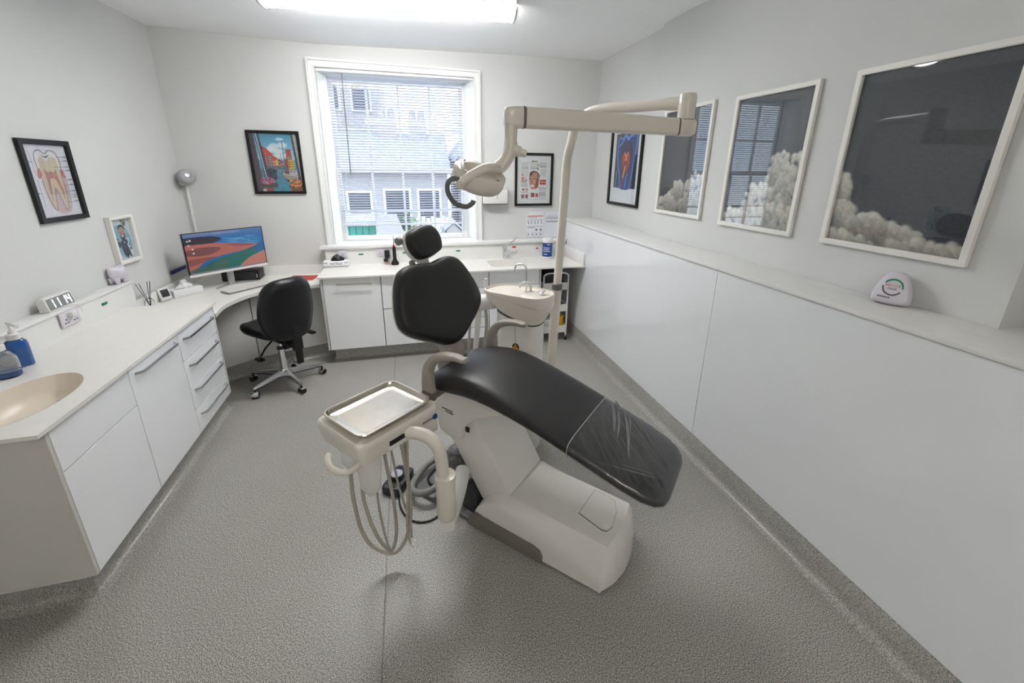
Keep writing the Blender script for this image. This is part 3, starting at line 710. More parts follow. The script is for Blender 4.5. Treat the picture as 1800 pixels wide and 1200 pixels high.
# creases standing up in the film, running down across the pad
zs = lambda q: float(np.interp(q, [p[0] for p in S_], [p[1] for p in S_]))
for s0, t0, s1, t1, wd in ((.655, .395, .735, .20, .009), (.685, .395, .765, .165, .006), (.725, .39, .84, .10, .008), (.665, .43, .70, .37, .014), (.74, .40, .80, .25, .004)):
    g = G(CH); P = []
    for q in np.linspace(0, 1, 12):
        ss, tt = s0+(s1-s0)*q+.008*math.sin(PI*q), t0+(t1-t0)*q; w_ = wd*math.sin(PI*min(max(q, .02), .98))**.6; hgt = .0035*math.sin(PI*min(max(q, .02), .98))
        P.append([(ss-w_, tt, zs(ss-w_)+.0046), (ss-.4*w_, tt, zs(ss)+.005+hgt*.8), (ss+.1*w_, tt, zs(ss)+.005+hgt), (ss+w_, tt, zs(ss+w_)+.0046)])
    obj('crease', g.loft(P, cap=False, closed=False), M['crease'], sl_, ang=80)
for off in (.0, .022):
    pts = [(.80+.02*q+off*.3, TC-.10-off*2+.26*(q-.5), 0) for q in np.linspace(0, 1, 8)]
    pts = [(.74+.24*q, TC-.225+.03*math.sin(PI*q)+off+.13*q*q, zs(.74+.24*q)+.0035-.012*(1-q)) for q in np.linspace(0, 1, 10)]
    obj('crease', G(CH).tube(pts, [.0006+.0026*math.sin(PI*q) for q in np.linspace(.04, .96, 10)], 7), M['crease'], sl_)
# backrest: rounded shield, reclined
KB = .4; nb = math.hypot(1, KB)
BM = CH @ Matrix(((-KB/nb, 0, 1/nb, -.185), (0, 1, 0, TC), (1/nb, 0, KB/nb, .9), (0, 0, 0, 1)))   # x up the back, y across, z out of the pad (towards the patient)
out_ = [(.085, .0), (.10, .07), (.145, .155), (.19, .235), (.235, .295), (.285, .322), (.35, .318), (.43, .292), (.50, .258), (.545, .222), (.568, .17), (.572, .12), (.566, .07), (.560, .03), (.558, 0)]
o2 = [(x, y) for x, y in out_]+[(x, -y) for x, y in out_[-2:0:-1]]
o2 = cat(o2, 4, True)
bx, by = .34, 0
def pad_ring(f, z, amp=0): return [(bx+(x-bx)*f, y*f, z+amp*((y*f)/.3)**2) for x, y in o2]
pad = [(.90, -.035), (.965, -.030), (1.0, -.012), (1.0, .012), (.985, .028), (.95, .040), (.88, .048), (.7, .052), (.4, .050), (.1, .049)]
obj('backrest_pad', G(BM).loft([pad_ring(f, z) for f, z in pad]), M['backpad'], ch, ang=80)
sh_ = [(.3, -.062), (.7, -.06), (.9, -.05), (.985, -.036), (.985, -.03), (.2, -.03)]
obj('backrest_shell', G(BM).loft([pad_ring(f, z) for f, z in sh_]), M['warmwhite'], ch, ang=60)
obj('backrest_bracket', G(BM).prism(rrect(-.06, .17, -.075, .085, .02), -.055, -.012, bv=.008), M['putty'], ch)
obj('bracket_foot', G(CH).prism([(-.28, .76), (-.17, .78), (-.16, .84), (-.24, .93), (-.30, .90)], TC-.07, TC+.08, 'xz', bv=.01), M['putty'], ch)
# headrest
hr = [(.0, -.075), (-.008, 0), (0, .075), (.03, .105), (.075, .118), (.12, .108), (.155, .075), (.168, .0), (.155, -.075), (.12, -.108), (.075, -.118), (.03, -.105)]
hr = [(y, x) for x, y in hr]
hr2 = cat([(x, y) for y, x in hr], 5, True)
HM = BM @ Matrix.Translation((.600, .035, .0)) @ Matrix.Rotation(math.radians(-9), 4, 'Z')
def hring(f, z): return [(.08+(x-.08)*f, y*f, z) for x, y in hr2]
obj('headrest_pad', G(HM).loft([hring(f, z) for f, z in ((.9, -.03), (1, -.018), (1.0, .012), (.96, .032), (.86, .042), (.6, .046), (.1, .047))]), M['backpad'], ch, ang=80)
hs = obj('headrest_shell', G(HM).loft([hring(f, z) for f, z in ((.5, -.06), (.9, -.05), (1.06, -.034), (1.075, -.016), (1.0, -.014), (.3, -.016))]), M['whiteplastic'], ch, ang=60)
obj('headrest_knob', G(HM).lathe([(.022, 0), (.022, .02), (.016, .026), (.003, .027)], (.135, -.118, -.04), 18, axis=(0, -1, 0)), M['mgrey'], hs)
obj('headrest_knob', G(HM).lathe([(.016, 0), (.016, .015), (.003, .018)], (-.0, -.10, -.04), 14, axis=(0, -1, 0)), M['mgrey'], hs)
obj('headrest_stem', G(BM).box(.50, .64, -.03, .05, -.05, -.03, .006), M['whiteplastic'], ch)
# armrests
for t_, sg in ((-.083, -1), (.475, 1)):
    pts = cat([(-.155, t_, .83), (-.156, t_, .90), (-.146, t_, .965), (-.105, t_, 1.022), (-.04, t_, 1.054), (.03, t_, 1.066), (.075, t_, 1.064), (.100, t_, 1.074 if sg > 0 else 1.068)], 5)
    n = len(pts); rings = []
    for i, p in enumerate(pts):
        p = Vector(p); d_ = (Vector(pts[min(i+1, n-1)])-Vector(pts[max(i-1, 0)])).normalized(); nn = Vector((-d_.z, 0, d_.x)); f = i/(n-1)
        th = .030*(1-f)**1.6+.0105*(.4 if i in (0, n-1) and i else 1); hw = .021+.006*math.sin(PI*f)-(.008 if i == n-1 else 0)
        rings.append([p+nn*y+Vector((0, x, 0)) for x, y in rrect(-hw, hw, -th, th, min(hw, th)*.8, 3)])
    ar = obj('armrest', G(CH).loft(rings), M['putty'], ch, ang=55)
    obj('armrest_socket', G(CH).box(-.187, -.122, t_-.026, t_+.026, .775, .838, .010).box(-.18, -.12, min(t_, t_-sg*.12), max(t_, t_-sg*.12), .785, .825, .008), M['darkputty'], ar)
single('foot_switch_cable', G().tube([(*p, .006) for p in cat([(-.155, 2.17), (-.14, 2.06), (-.09, 1.97), (-.02, 1.935), (.045, 1.945), (.085, 1.985)], 8)], .0055, 8), M['black'], 'thin black cable looping on the floor beside the chair base', 'cable', (0, 1.95, 0))
# foot control
FM = Matrix.Translation((-.16, 2.285, 0)) @ Matrix.Rotation(math.radians(62), 4, 'Z') @ Matrix.Scale(.72, 4)
fc = thing('foot_control', 'dark foot control with a round silver disc on the floor behind the hoses', 'pedal', (-.125, 2.285, 0))
obj('pedal_body', G(FM).loft([[(x*f, y*f, z) for x, y in cat([(-.15, -.05), (-.13, -.085), (0, -.095), (.13, -.085), (.15, -.05), (.15, .05), (.12, .08), (0, .07), (-.12, .08), (-.15, .05)], 4, True)] for f, z in ((.98, .0), (1, .01), (1, .06), (.95, .075), (.8, .082))]), M['charcoal'], fc)
dk = obj('pedal_disc', G(FM).lathe([(.058, .08), (.062, .085), (.062, .115), (.056, .12), (.002, .121)], (-.01, 0, 0), 28), M['charcoal'], fc)
obj('disc_face', G(FM).lathe([(.05, .1205), (.05, .1225), (.002, .123)], (-.01, 0, 0), 28), M['silverpaint'], dk)
for x, y in ((-.11, -.03), (-.085, -.065), (.11, -.035), (.115, .03)): obj('button', G(FM).lathe([(.016, .078), (.016, .088), (.003, .09)], (x, y, 0), 14), M['black'], fc)
obj('toe_guard', G(FM).tube(cat([(.02, -.1, .02), (.06, -.115, .05), (.1, -.1, .02)], 5), .006, 8), M['black'], fc)
# suction / supply hose coiled on the floor plate
hz_ = cat([(.16, 2.30, .16), (.20, 2.42, .09), (.14, 2.44, .05), (.02, 2.36, .045), (-.06, 2.23, .045), (-.07, 2.14, .06), (-.02, 2.085, .075), (.05, 2.09, .085), (.13, 2.16, .11), (.18, 2.22, .14)], 7)
single('supply_hose', G().tube(hz_, .021, 12), M['mgrey'], 'thick grey supply hose looped on the floor behind the delivery arm', 'hose', (.05, 2.25, .03))
hz2 = cat([(.125, 2.34, .045), (.08, 2.33, .036), (.03, 2.26, .036), (.035, 2.20, .036), (.065, 2.175, .036)], 7)
single('supply_cable', G().tube(hz2, .007, 8), M['black'], 'thin black supply cable coiled inside the grey hose loop', 'cable', (.08, 2.25, .03))

# ================================================================ INSTRUMENT UNIT on its swing arm
iu = thing('instrument_unit', 'cream instrument delivery unit with hanging hoses on a bent tube arm', 'dental unit', CH @ Vector((.10, -.28, .33)))
# arm from hub to sleeve
hp_ = CH @ Vector((-.03, .03, .33)); sb_ = CH @ Vector((.150, -.32, .405)); st_ = CH @ Vector((.128, -.32, .60))
obj('collar', G().cyl(tuple(CH @ Vector((-.100, .030, .345))), tuple(CH @ Vector((-.078, .004, .344))), .036, n=22), M['dgrey'], iu)
obj('swing_arm', G().tube(cat([tuple(CH @ Vector(p)) for p in ((-.02, .005, .335), (.04, -.10, .325), (.11, -.24, .318), (.150, -.315, .325))], 6), [.040]*7+[.040-.0006*k for k in range(12)], 16), M['whiteplastic'], iu)
slv = obj('sleeve', G().lathe([(.022, -.034), (.036, -.026), (.042, -.012), (.044, .0), (.044, .185), (.048, .187), (.048, .212), (.036, .214)], tuple(sb_), 26), M['cream'], iu, ang=50)
tb = [tuple(CH @ Vector(p)) for p in ((.142, -.322, .50), (.138, -.322, .62), (.136, -.325, .70), (.118, -.33, .765), (.07, -.345, .805), (.0, -.38, .82), (-.06, -.41, .822))]
obj('tube_arm', G().tube(cat(tb, 7), .0285, 18), M['cream'], iu)
# table under the tray: frame x along the tray's long side, y across (towards the camera is -y)
c0 = Vector((-.178, 1.742, 0)); ax = (Vector((.025, 1.788, 0))-Vector((-.17, 1.54, 0))); 
tx = Vector((.689, .0, 0)); 
th_ = math.atan2(1.692-1.547, .001+.179)      # long side direction from the near rim
TM = Matrix.Translation(c0) @ Matrix.Rotation(th_, 4, 'Z')
hx_, hy_ = .190, .153
def slab_ring(f, z): return [(x*f, y*f, z) for x, y in rrect(-hx_-.025, hx_+.02, -hy_-.02, hy_+.01, .03, 5)]
tbx = obj('instrument_table', G(TM).loft([slab_ring(.86, .77), slab_ring(.93, .775), slab_ring(.97, .80), slab_ring(.99, .84), slab_ring(1.0, .85), slab_ring(1.0, .868), slab_ring(.97, .876), slab_ring(.7, .872)]), M['cream'], iu, ang=50)
obj('side_pod', G(TM).box(hx_-.09, hx_+.012, -hy_-.014, -hy_+.09, .735, .80, .008), M['cream'], tbx)
obj('black_slot', G(TM).box(-.075, .03, -hy_-.021, -hy_+.02, .806, .828, .002), M['black'], tbx)
obj('slot_lip', G(TM).box(-.085, .06, -hy_-.022, -hy_+.03, .784, .804, .005), M['whiteplastic'], tbx)
nx_ = TM.to_3x3() @ Vector((1, 0, 0)); nyy = TM.to_3x3() @ Vector((0, -1, 0))
obj('badge', G(TM).lathe([(.014, 0), (.014, .003), (.002, .0035)], (hx_-.012, -hy_-.020, .822), 18, axis=(0, -1, 0)), M['blue'], tbx)
g = G(TM)
for k in range(5): g.box(hx_-.085+k*.0125, hx_-.076+k*.0125, -hy_-.0212, -hy_-.0195, .815, .823)
obj('badge_print', g, M['mgrey'], tbx)
# bar handle hooked out of the left end
hk = [(-hx_+.03, -hy_+.03, .785), (-hx_-.04, -hy_+.012, .778), (-hx_-.085, -hy_+.02, .785), (-hx_-.108, -hy_+.055, .805), (-hx_-.100, -hy_+.09, .825), (-hx_-.085, -hy_+.10, .832)]
obj('hook_handle', G(TM).tube(cat(hk, 6), .0125, 12), M['cream'], iu)
obj('holster', G(TM).loft([[(x, y, z) for x, y in rrect(-.117-w_, -.117+w_, -.062-d_, -.062+d_, .018, 4)] for w_, d_, z in ((.046, .050, .776), (.044, .048, .70), (.038, .042, .62), (.036, .040, .57), (.018, .022, .535))]), M['whiteplastic'], iu)
obj('cup_bracket', G(TM).box(-hx_-.03, -hx_+.05, -hy_+.06, -hy_+.13, .74, .79, .006), M['whiteplastic'], iu)
# hoses
def hoses(pts, r, m='hose', nm='hose'):
    return obj(nm, G(TM).tube(cat(pts, 8), r, 9), M[m], iu)
hoses([(-.137, .056, .775), (-.137, .056, .72), (-.14, .059, .567), (-.14, .059, .438), (-.127, .048, .265), (-.094, .022, .149), (-.025, -.034, .081), (.026, -.075, .145), (.055, -.098, .297), (.056, -.099, .484), (.045, -.09, .679), (.034, -.081, .775)], .0095)
hoses([(-.108, .02, .60), (-.107, .032, .488), (-.104, .03, .411), (-.086, .015, .27), (-.058, -.007, .155), (-.023, -.035, .106), (-.002, -.053, .226), (-.004, -.05, .433), (-.015, -.042, .599), (-.022, -.036, .775)], .0085)
hoses([(-.06, -.02, .775), (-.060, -.016, .657), (-.062, -.014, .482), (-.057, -.018, .313), (-.042, -.030, .149), (-.028, -.041, .100)], .006)
hoses([(-.005, -.045, .775), (.003, -.057, .704), (.019, -.07, .493), (.037, -.084, .354), (.051, -.09, .298), (.056, -.088, .22)], .0055)
hoses([(.059, -.112, .775), (.059, -.112, .753), (.048, -.105, .486), (.035, -.098, .32), (.032, -.095, .215), (.04, -.10, .13)], .006)
hoses([(.085, -.06, .775), (.083, -.06, .60), (.078, -.064, .42), (.066, -.08, .27), (.05, -.098, .16)], .0055)
hoses([(.04, -.10, .135), (.045, -.103, .115), (.058, -.105, .112), (.066, -.10, .13)], .006, 'whiteplastic', 'hose_end')
# steel tray
tr = thing('steel_tray', 'rectangular stainless steel instrument tray on the delivery table', 'tray', TM @ Vector((0, 0, .876)))
def tring(f0, z, inset):
    return [(x, y, z) for x, y in rrect(-hx_+inset, hx_-inset, -hy_+inset, hy_-inset, max(.012, .045-inset*.6), 7)]
obj('tray_dish', G(TM).loft([tring(1, .8995, -.003), tring(1, .903, -.001), tring(1, .903, .006), tring(1, .882, .013), tring(1, .879, .018), tring(1, .8785, .055)], cap=False).loft([tring(1, .8775, .055), tring(1, .8775, .017), tring(1, .8805, .0115), tring(1, .8995, .004), tring(1, .8975, -.003), tring(1, .8995, -.003)], cap=False).add([(x, y, .8785) for x, y, z in tring(1, .8785, .055)], [tuple(range(32))]), M['steel'], tr, ang=45)

# ================================================================ SPITTOON
SM = CH @ Matrix.Translation((-.145, .80, 0))
sp = thing('spittoon', 'cream spittoon unit with a wide bowl and swan-neck filler behind the chair', 'spittoon', SM @ Vector((0, 0, 0)))
egg = cat([(-.255, -.02), (-.235, -.085), (-.16, -.125), (-.04, -.135), (.09, -.14), (.19, -.125), (.235, -.06), (.235, .03), (.19, .09), (.08, .125), (-.06, .14), (-.18, .115), (-.24, .055)], 5, True)
def er(f, z, dx=0, dy=0, tilt=0): return [(x*f+dx*(1-f), y*f+dy*(1-f), z+tilt*(x*f)) for x, y in egg]
T_ = .03
def e2(fx, fy, z, dx, tilt): return [(x*fx+dx, y*fy, z+tilt*(x*fx+dx)) for x, y in egg]
bw = obj('bowl_body', G(SM).loft([e2(.60, .76, 1.005, .012, -.22), e2(.655, .815, 1.0, .012, -.22), e2(.675, .835, 1.008, .012, -.21), e2(.80, .90, 1.035, .008, -.13), e2(.92, .96, 1.070, .002, -.08), er(.962, 1.095, 0, 0, -.12), er(.962, 1.110, .0, 0, -.13), er(.99, 1.113, 0, 0, -.12), er(1.004, 1.124, 0, 0, -.09), er(1.004, 1.142, 0, 0, T_*.6), er(.99, 1.156, 0, 0, T_), er(.955, 1.158, 0, 0, T_), er(.93, 1.145, 0, 0, T_)], cap=True), M['cream'], sp, ang=40)
bq = [(-.075+.155*math.cos(2*PI*k/36), .005+.105*math.sin(2*PI*k/36)) for k in range(36)]
# deck with the dished basin
dk_ = [er(.945, 1.150, 0, 0, T_)]
obj('deck', G(SM).loft([er(.945, 1.150, 0, 0, T_), er(.915, 1.138, 0, 0, T_*.8), er(.80, 1.095, -.22, 0, 0), er(.62, 1.05, -.25, 0, 0), er(.35, 1.025, -.26, 0, 0), er(.05, 1.02, -.26, 0, 0)], cap=False), M['cream'], bw, ang=80)
obj('deck_pod', G(SM).loft([[(.125+.10*f*math.cos(a), -.015+.105*f*math.sin(a), z) for a in [2*PI*k/28 for k in range(28)]] for f, z in ((1, 1.10), (1, 1.145), (.95, 1.153), (.5, 1.157), (.05, 1.157))]), M['cream'], bw, ang=70)
def colr(f, z): return [(x*f+.0, y*f, z) for x, y in rrect(-.155, .162, -.110, .110, .085, 7)]
cl = obj('column', G(SM).loft([colr(1.0, .0), colr(.99, .10), colr(.98, .5), colr(.985, .80), colr(1.0, .90), [(x, y, .985-.22*x) for x, y, z in colr(1.0, 0)]]), M['warmwhite'], sp, ang=60)
obj('column_seam', G(SM).box(.028, .030, -.1115, -.10, .02, .95), M['putty'], cl)
obj('warning_sticker', G(SM).lathe([(.026, 0), (.026, .001)], (.035, -.1095, .80), 20, axis=(0, -1, 0)), M['black'], cl)
obj('bowl_joint', G(SM).loft([e2(.658, .818, .994, .012, -.22), e2(.658, .818, .999, .012, -.22)]), M['black'], cl)
stx = SM.to_3x3() @ Vector((1, 0, 0))
obj('warning_sign', G(SM).prism([(.015, .786), (.055, .786), (.035, .822)], -.1118, -.1108, 'xz'), M['yellow'], cl)
obj('warning_mark', G(SM).prism([(.033, .791), (.040, .791), (.043, .803), (.037, .812), (.030, .803)], -.1124, -.1116, 'xz'), M['red'], cl)
f1 = cat([(.03, .02, 1.14), (.032, .02, 1.25), (.032, .018, 1.30), (.015, .012, 1.328), (-.03, .0, 1.328), (-.042, -.004, 1.305), (-.043, -.004, 1.285)], 6)
obj('cup_filler', G(SM).tube(f1, .0062, 10).lathe([(.018, 0), (.018, .008), (.009, .014)], (.03, .02, 1.135), 16), M['chrome'], sp)
f2 = cat([(.055, .035, 1.145), (.056, .034, 1.185), (.04, .025, 1.212), (.01, .01, 1.205), (-.012, 0, 1.18)], 6)
obj('bowl_rinser', G(SM).tube(f2, .0085, 10).lathe([(.016, 0), (.016, .008), (.01, .012)], (.055, .035, 1.14), 16), M['whiteplastic'], sp)
obj('push_button', G(SM).lathe([(.016, 0), (.018, .005), (.018, .014), (.012, .02), (.002, .022)], (.165, -.01, 1.157), 16).ball((.172, .004, 1.178), .010, n=10), M['chrome'], sp)
# suction arm on the left of the bowl, with two hanging tubes
sa = obj('suction_arm', G(SM).tube(cat([(-.20, -.02, 1.06), (-.27, -.05, 1.04), (-.33, -.08, 1.01), (-.36, -.09, .96)], 5), [.06, .06, .06, .058, .057, .056, .055, .054, .053, .052, .051, .05, .048, .046, .044, .042], 14), M['whiteplastic'], sp)
obj('suction_holder', G(SM).cyl((-.262, -.03, 1.08), (-.262, -.03, 1.19), .016, n=12).cyl((-.262, -.03, 1.19), (-.262, -.03, 1.205), .011, n=12), M['whiteplastic'], sa)
obj('suction_tube', G(SM).tube(cat([(-.30, -.06, 1.0), (-.31, -.07, .85), (-.33, -.08, .6), (-.34, -.08, .35), (-.30, -.07, .2), (-.2, -.04, .12)], 6), .019, 12), M['whiteplastic'], sp)
obj('suction_tube', G(SM).tube(cat([(-.25, -.05, 1.0), (-.245, -.05, .86), (-.27, -.06, .62), (-.285, -.06, .42), (-.26, -.05, .26), (-.18, -.04, .16)], 6), .012, 10), M['hose'], sp)
obj('suction_tube', G(SM).tube(cat([(-.35, -.09, .97), (-.36, -.1, .8), (-.375, -.1, .55), (-.37, -.1, .35), (-.33, -.08, .2)], 6), .009, 10), M['hose'], sp)

# ================================================================ OPERATING LIGHT on its pole
ol = thing('operating_light', 'cream dental operating light on a jointed arm and tall pole by the spittoon', 'lamp', CH @ Vector((-.02, 1.0, 0)))
P0, P1 = CH @ Vector((-.02, 1.0, 0)), CH @ Vector((.024, 1.0, 1.165))
po_ = obj('lower_pole', G().cyl(tuple(P0), tuple(P1), .033, n=24).lathe([(.07, 0), (.07, .015), (.04, .03), (.034, .032)], tuple(P0), 24), M['cream'], ol)
dv = (P1-P0).normalized()
obj('collar', G().lathe([(.034, -.02), (.0365, -.018), (.0365, .018), (.03, .022)], tuple(P1), 24, axis=dv), M['dgrey'], ol)
JB = Vector((1.335, 1.905, 2.215)); UZ = .022
up_ = [tuple(P1), tuple(P1+dv*.5), tuple(P1+dv*.80), (1.0, 2.53, 2.08), (1.015, 2.505, 2.17), (1.055, 2.435, 2.235), (1.11, 2.33, 2.25), (1.2, 2.165, 2.243), tuple(JB-Vector((.035, -.06, -UZ)))]
obj('upper_pole', G().tube(cat(up_, 6), .027, 20), M['cream'], ol)
jt = obj('elbow', G().lathe([(.034, -.125), (.040, -.12), (.040, -.03), (.041, .045), (.036, .058), (.003, .06)], tuple(JB), 26).cyl(tuple(JB-Vector((.052, -.09, -UZ))), tuple(JB+Vector((0, 0, UZ-.004))), .031, n=20), M['cream'], ol, ang=50)
obj('elbow_joint', G().lathe([(.0405, -.058), (.0405, -.055)], tuple(JB), 26), M['darkputty'], jt)
LE = Vector((.452, 1.90, 2.14)); BE = Vector((1.335, 1.905, 2.135))
bd = (LE-BE).normalized(); bn = Vector((bd.y, -bd.x, 0)).normalized()
def beam_ring(p, hz, hy): return [p+bn*y+Vector((0, 0, z)) for y, z in rrect(-hy, hy, -hz, hz, min(hy, hz)*.55, 4)]
obj('spring_arm', G().loft([beam_ring(BE+bd*.05-Vector((0, 0, .010)), .039, .032), beam_ring(BE+bd*.40-Vector((0, 0, .005)), .042, .031), beam_ring(BE+bd*.805, .044, .030)]), M['cream'], ol, ang=45)
for q, rr, dz in ((.042, .0395, .010), (.81, .045, 0)):
    obj('arm_joint', G().loft([beam_ring(BE+bd*q-Vector((0, 0, dz)), rr, .0325), beam_ring(BE+bd*(q+.006)-Vector((0, 0, dz)), rr, .0325)]), M['darkputty'], ol)
obj('arm_cap', G().loft([beam_ring(BE+bd*-.045-Vector((0, 0, .010)), .034, .030), beam_ring(BE+bd*-.03-Vector((0, 0, .010)), .041, .034), beam_ring(BE+bd*.042-Vector((0, 0, .010)), .040, .033)]), M['cream'], ol, ang=45)
obj('wrist', G().loft([beam_ring(BE+bd*.817, .044, .030), beam_ring(BE+bd*.86, .044, .031), beam_ring(BE+bd*.895, .038, .026), beam_ring(BE+bd*.90, .03, .02)]), M['cream'], ol, ang=45)
LX = BE+bd*.868
obj('drop_tube', G().tube(cat([tuple(LX+Vector(p)) for p in ((0, 0, -.03), (0, 0, -.09), (-.004, -.004, -.135), (-.03, -.012, -.185), (-.065, -.018, -.215))], 6), [.0285]*8+[.031]*8+[.030]*9, 16), M['cream'], ol)
obj('brake_knob', G().lathe([(.026, 0), (.024, .03), (.017, .034), (.017, .055), (.014, .058), (.002, .058)], tuple(LX+Vector((.012, -.01, -.135))), 18, axis=(.86, -.35, -.28)), M['cream'], ol)
# lamp head
HC = Vector((.320, 1.885, 1.890)); hax = Vector((.245, -.40, .88)).normalized()
hu = Vector((1, .0, -.25)); hu = (hu-hu.dot(hax)*hax).normalized(); hv = hax.cross(hu)
LM = Matrix(((hu.x, hv.x, hax.x, HC.x), (hu.y, hv.y, hax.y, HC.y), (hu.z, hv.z, hax.z, HC.z), (0, 0, 0, 1)))
def oval(f, z, k=1.): return [(.118*f*math.cos(a), .098*f*math.sin(a)*k, z) for a in [2*PI*i/40 for i in range(40)]]
hd = obj('lamp_head', G(LM).loft([oval(.55, -.054), oval(.85, -.047), oval(.95, -.034), oval(1, -.016), oval(1, .022), oval(.985, .028), oval(.955, .031), oval(.72, .031), oval(.69, .004), oval(.3, .0), oval(.02, .0)]), M['cream'], ol, ang=24)
obj('lens', G(LM).loft([oval(.80, -.050), oval(.5, -.062), oval(.05, -.066)]), M['putty'], hd, ang=70)
for k in range(4):
    a = PI/4+k*PI/2; obj('screw', G(LM).lathe([(.005, .031), (.005, .034)], (.101*math.cos(a), .084*math.sin(a), 0), 8), M['darkputty'], hd)
obj('rear_rib', G(LM).box(-.09, -.075, -.05, .05, .029, .036, .002), M['cream'], hd)
FK = LX+Vector((-.060, -.017, -.213))
near = Vector((.226, 1.808, 1.868)); far = LM @ Vector((.085, .090, .0))
pn = cat([tuple(FK), tuple(FK+(near-FK)*.35+Vector((.0, -.035, .022))), tuple(FK+(near-FK)*.7+Vector((.0, -.022, .016))), tuple(near+Vector((0, -.012, 0)))], 6)
obj('yoke', G().tube(pn, [.027-.005*(i/len(pn)) for i in range(len(pn))], 12, flat=.8), M['cream'], ol, ang=60)
pf = cat([tuple(FK), tuple(FK+(far-FK)*.4+Vector((.025, .03, .01))), tuple(FK+(far-FK)*.8+Vector((.02, .02, 0))), tuple(far)], 6)
obj('yoke', G().tube(pf, [.018-.006*(i/len(pf)) for i in range(len(pf))], 10), M['cream'], ol, ang=60)
nx2 = (LM.to_3x3() @ Vector((0, -1, 0)))
obj('pivot', G().lathe([(.020, -.01), (.020, .022), (.016, .026), (.002, .026)], tuple(near), 20, axis=nx2), M['cream'], ol)
hh = [near+Vector(p) for p in ((.0, -.01, .01), (-.03, -.012, .018), (-.052, -.012, -.005), (-.05, -.012, -.045), (-.025, -.012, -.082), (.02, -.012, -.098), (.048, -.012, -.085), (.055, -.012, -.072))]
obj('grab_handle', G().tube(cat([tuple(p) for p in hh], 6), .0105, 12), M['dgrey'], ol)
# ================================================================ OFFICE CHAIR
OC = Vector((-1.19, 3.89, 0))
oc = thing('office_chair', 'black padded swivel chair on a chrome five-star base at the corner desk', 'chair', OC)
FD = Vector((-.70, .715, 0)).normalized(); LT = Vector((FD.y, -FD.x, 0))      # facing direction, chair's right-hand side
OM = Matrix(((LT.x, FD.x, 0, OC.x), (LT.y, FD.y, 0, OC.y), (0, 0, 1, 0), (0, 0, 0, 1)))
for k in range(5):
    a = math.radians(19+72*k); c_, s_ = math.cos(a), math.sin(a)
    R_ = Matrix.Translation(OC) @ Matrix.Rotation(a, 4, 'Z')
    lg = obj('base_arm', G(R_).loft([[(x, -w_, z0), (x, -w_*.7, z1), (x, w_*.7, z1), (x, w_, z0)] for x, w_, z0, z1 in ((.02, .026, .085, .135), (.06, .024, .088, .128), (.30, .014, .088, .102), (.325, .012, .086, .098))]), M['chrome'], oc)
    obj('arm_underside', G(R_).box(.06, .31, -.012, .012, .076, .09, .002), M['black'], lg)
    W_ = R_ @ Matrix.Translation((.315, 0, 0)) @ Matrix.Rotation(1.1*k+.5, 4, 'Z')
    cs = obj('castor', G(W_).cyl((0, -.026, .027), (0, -.008, .027), .027, n=18).cyl((0, .008, .027), (0, .026, .027), .027, n=18), M['black'], oc)
    obj('castor_hood', G(W_).prism([(-.03, .024), (-.027, .045), (-.01, .060), (.012, .060), (.022, .05), (.012, .046), (-.01, .046), (-.022, .03)], -.027, .027, 'xz', bv=.002), M['chrome'], cs)
    obj('castor_stem', G(R_).cyl((.315, 0, .05), (.315, 0, .092), .007, n=8), M['black'], cs)
obj('hub', G().lathe([(.03, .07), (.042, .08), (.042, .13), (.034, .145), (.03, .15)], tuple(OC), 22), M['chrome'], oc)
obj('gas_column', G().cyl((OC.x, OC.y, .14), (OC.x, OC.y, .345), .029, n=22), M['chrome'], oc)
obj('column_cap', G().cyl((OC.x, OC.y, .34), (OC.x, OC.y, .36), .033, n=22), M['black'], oc)
obj('piston', G().cyl((OC.x, OC.y, .355), (OC.x, OC.y, .48), .016, n=16), M['chrome'], oc)
mc = obj('mechanism', G(OM).box(-.065, .065, -.17, .07, .435, .50, .008).box(-.03, .03, -.28, -.10, .41, .47, .006), M['black'], oc)
obj('adjust_knob', G(OM).lathe([(.034, -.02), (.036, 0), (.036, .03), (.03, .035), (.002, .035)], (.0, -.10, .395), 16, axis=(1, 0, 0)), M['black'], mc)
obj('back_bar', G(OM).box(-.028, .028, -.30, -.272, .27, .62, .006), M['black'], oc)
obj('back_bar_sleeve', G(OM).box(-.04, .04, -.305, -.25, .40, .55, .008), M['black'], oc)
def lever(pts, pad):
    g = G(OM).tube(pts, .008, 8); g.loft([[(pad[0]+dx*f, pad[1]+dy*f, pad[2]+h) for dx, dy in cat([(-.02, -.045), (.02, -.045), (.026, 0), (.02, .045), (-.02, .045), (-.026, 0)], 3, True)] for f, h in ((.8, -.008), (1, -.004), (1, .006), (.8, .01))])
    return obj('lever', g, M['black'], oc)
lever([(-.06, -.02, .46), (-.16, -.05, .41), (-.215, -.07, .36)], (-.235, -.085, .345))
lever([(.06, -.06, .465), (.16, -.09, .455), (.24, -.10, .44)], (.25, -.10, .437))
lever([(.06, -.01, .48), (.15, -.02, .48), (.19, -.02, .478)], (.20, -.02, .476))
sp_ = cat([(-.235, .0), (-.24, .13), (-.20, .225), (-.10, .262), (0, .268), (.10, .262), (.20, .225), (.24, .13), (.235, .0), (.20, -.16), (.10, -.20), (0, -.205), (-.10, -.20), (-.20, -.16)], 4, True)
obj('seat', G(OM).loft([[(x*f, y*f+.0, z+.05*max(0, (y*f-.10))**1*(-.6)+.35*max(0, abs(x*f)-.12)**1.3) for x, y in sp_] for f, z in ((.55, .495), (.8, .498), (.95, .515), (1, .545), (.985, .575), (.93, .592), (.75, .596), (.4, .590), (.05, .588))]), M['office'], oc, ang=80)
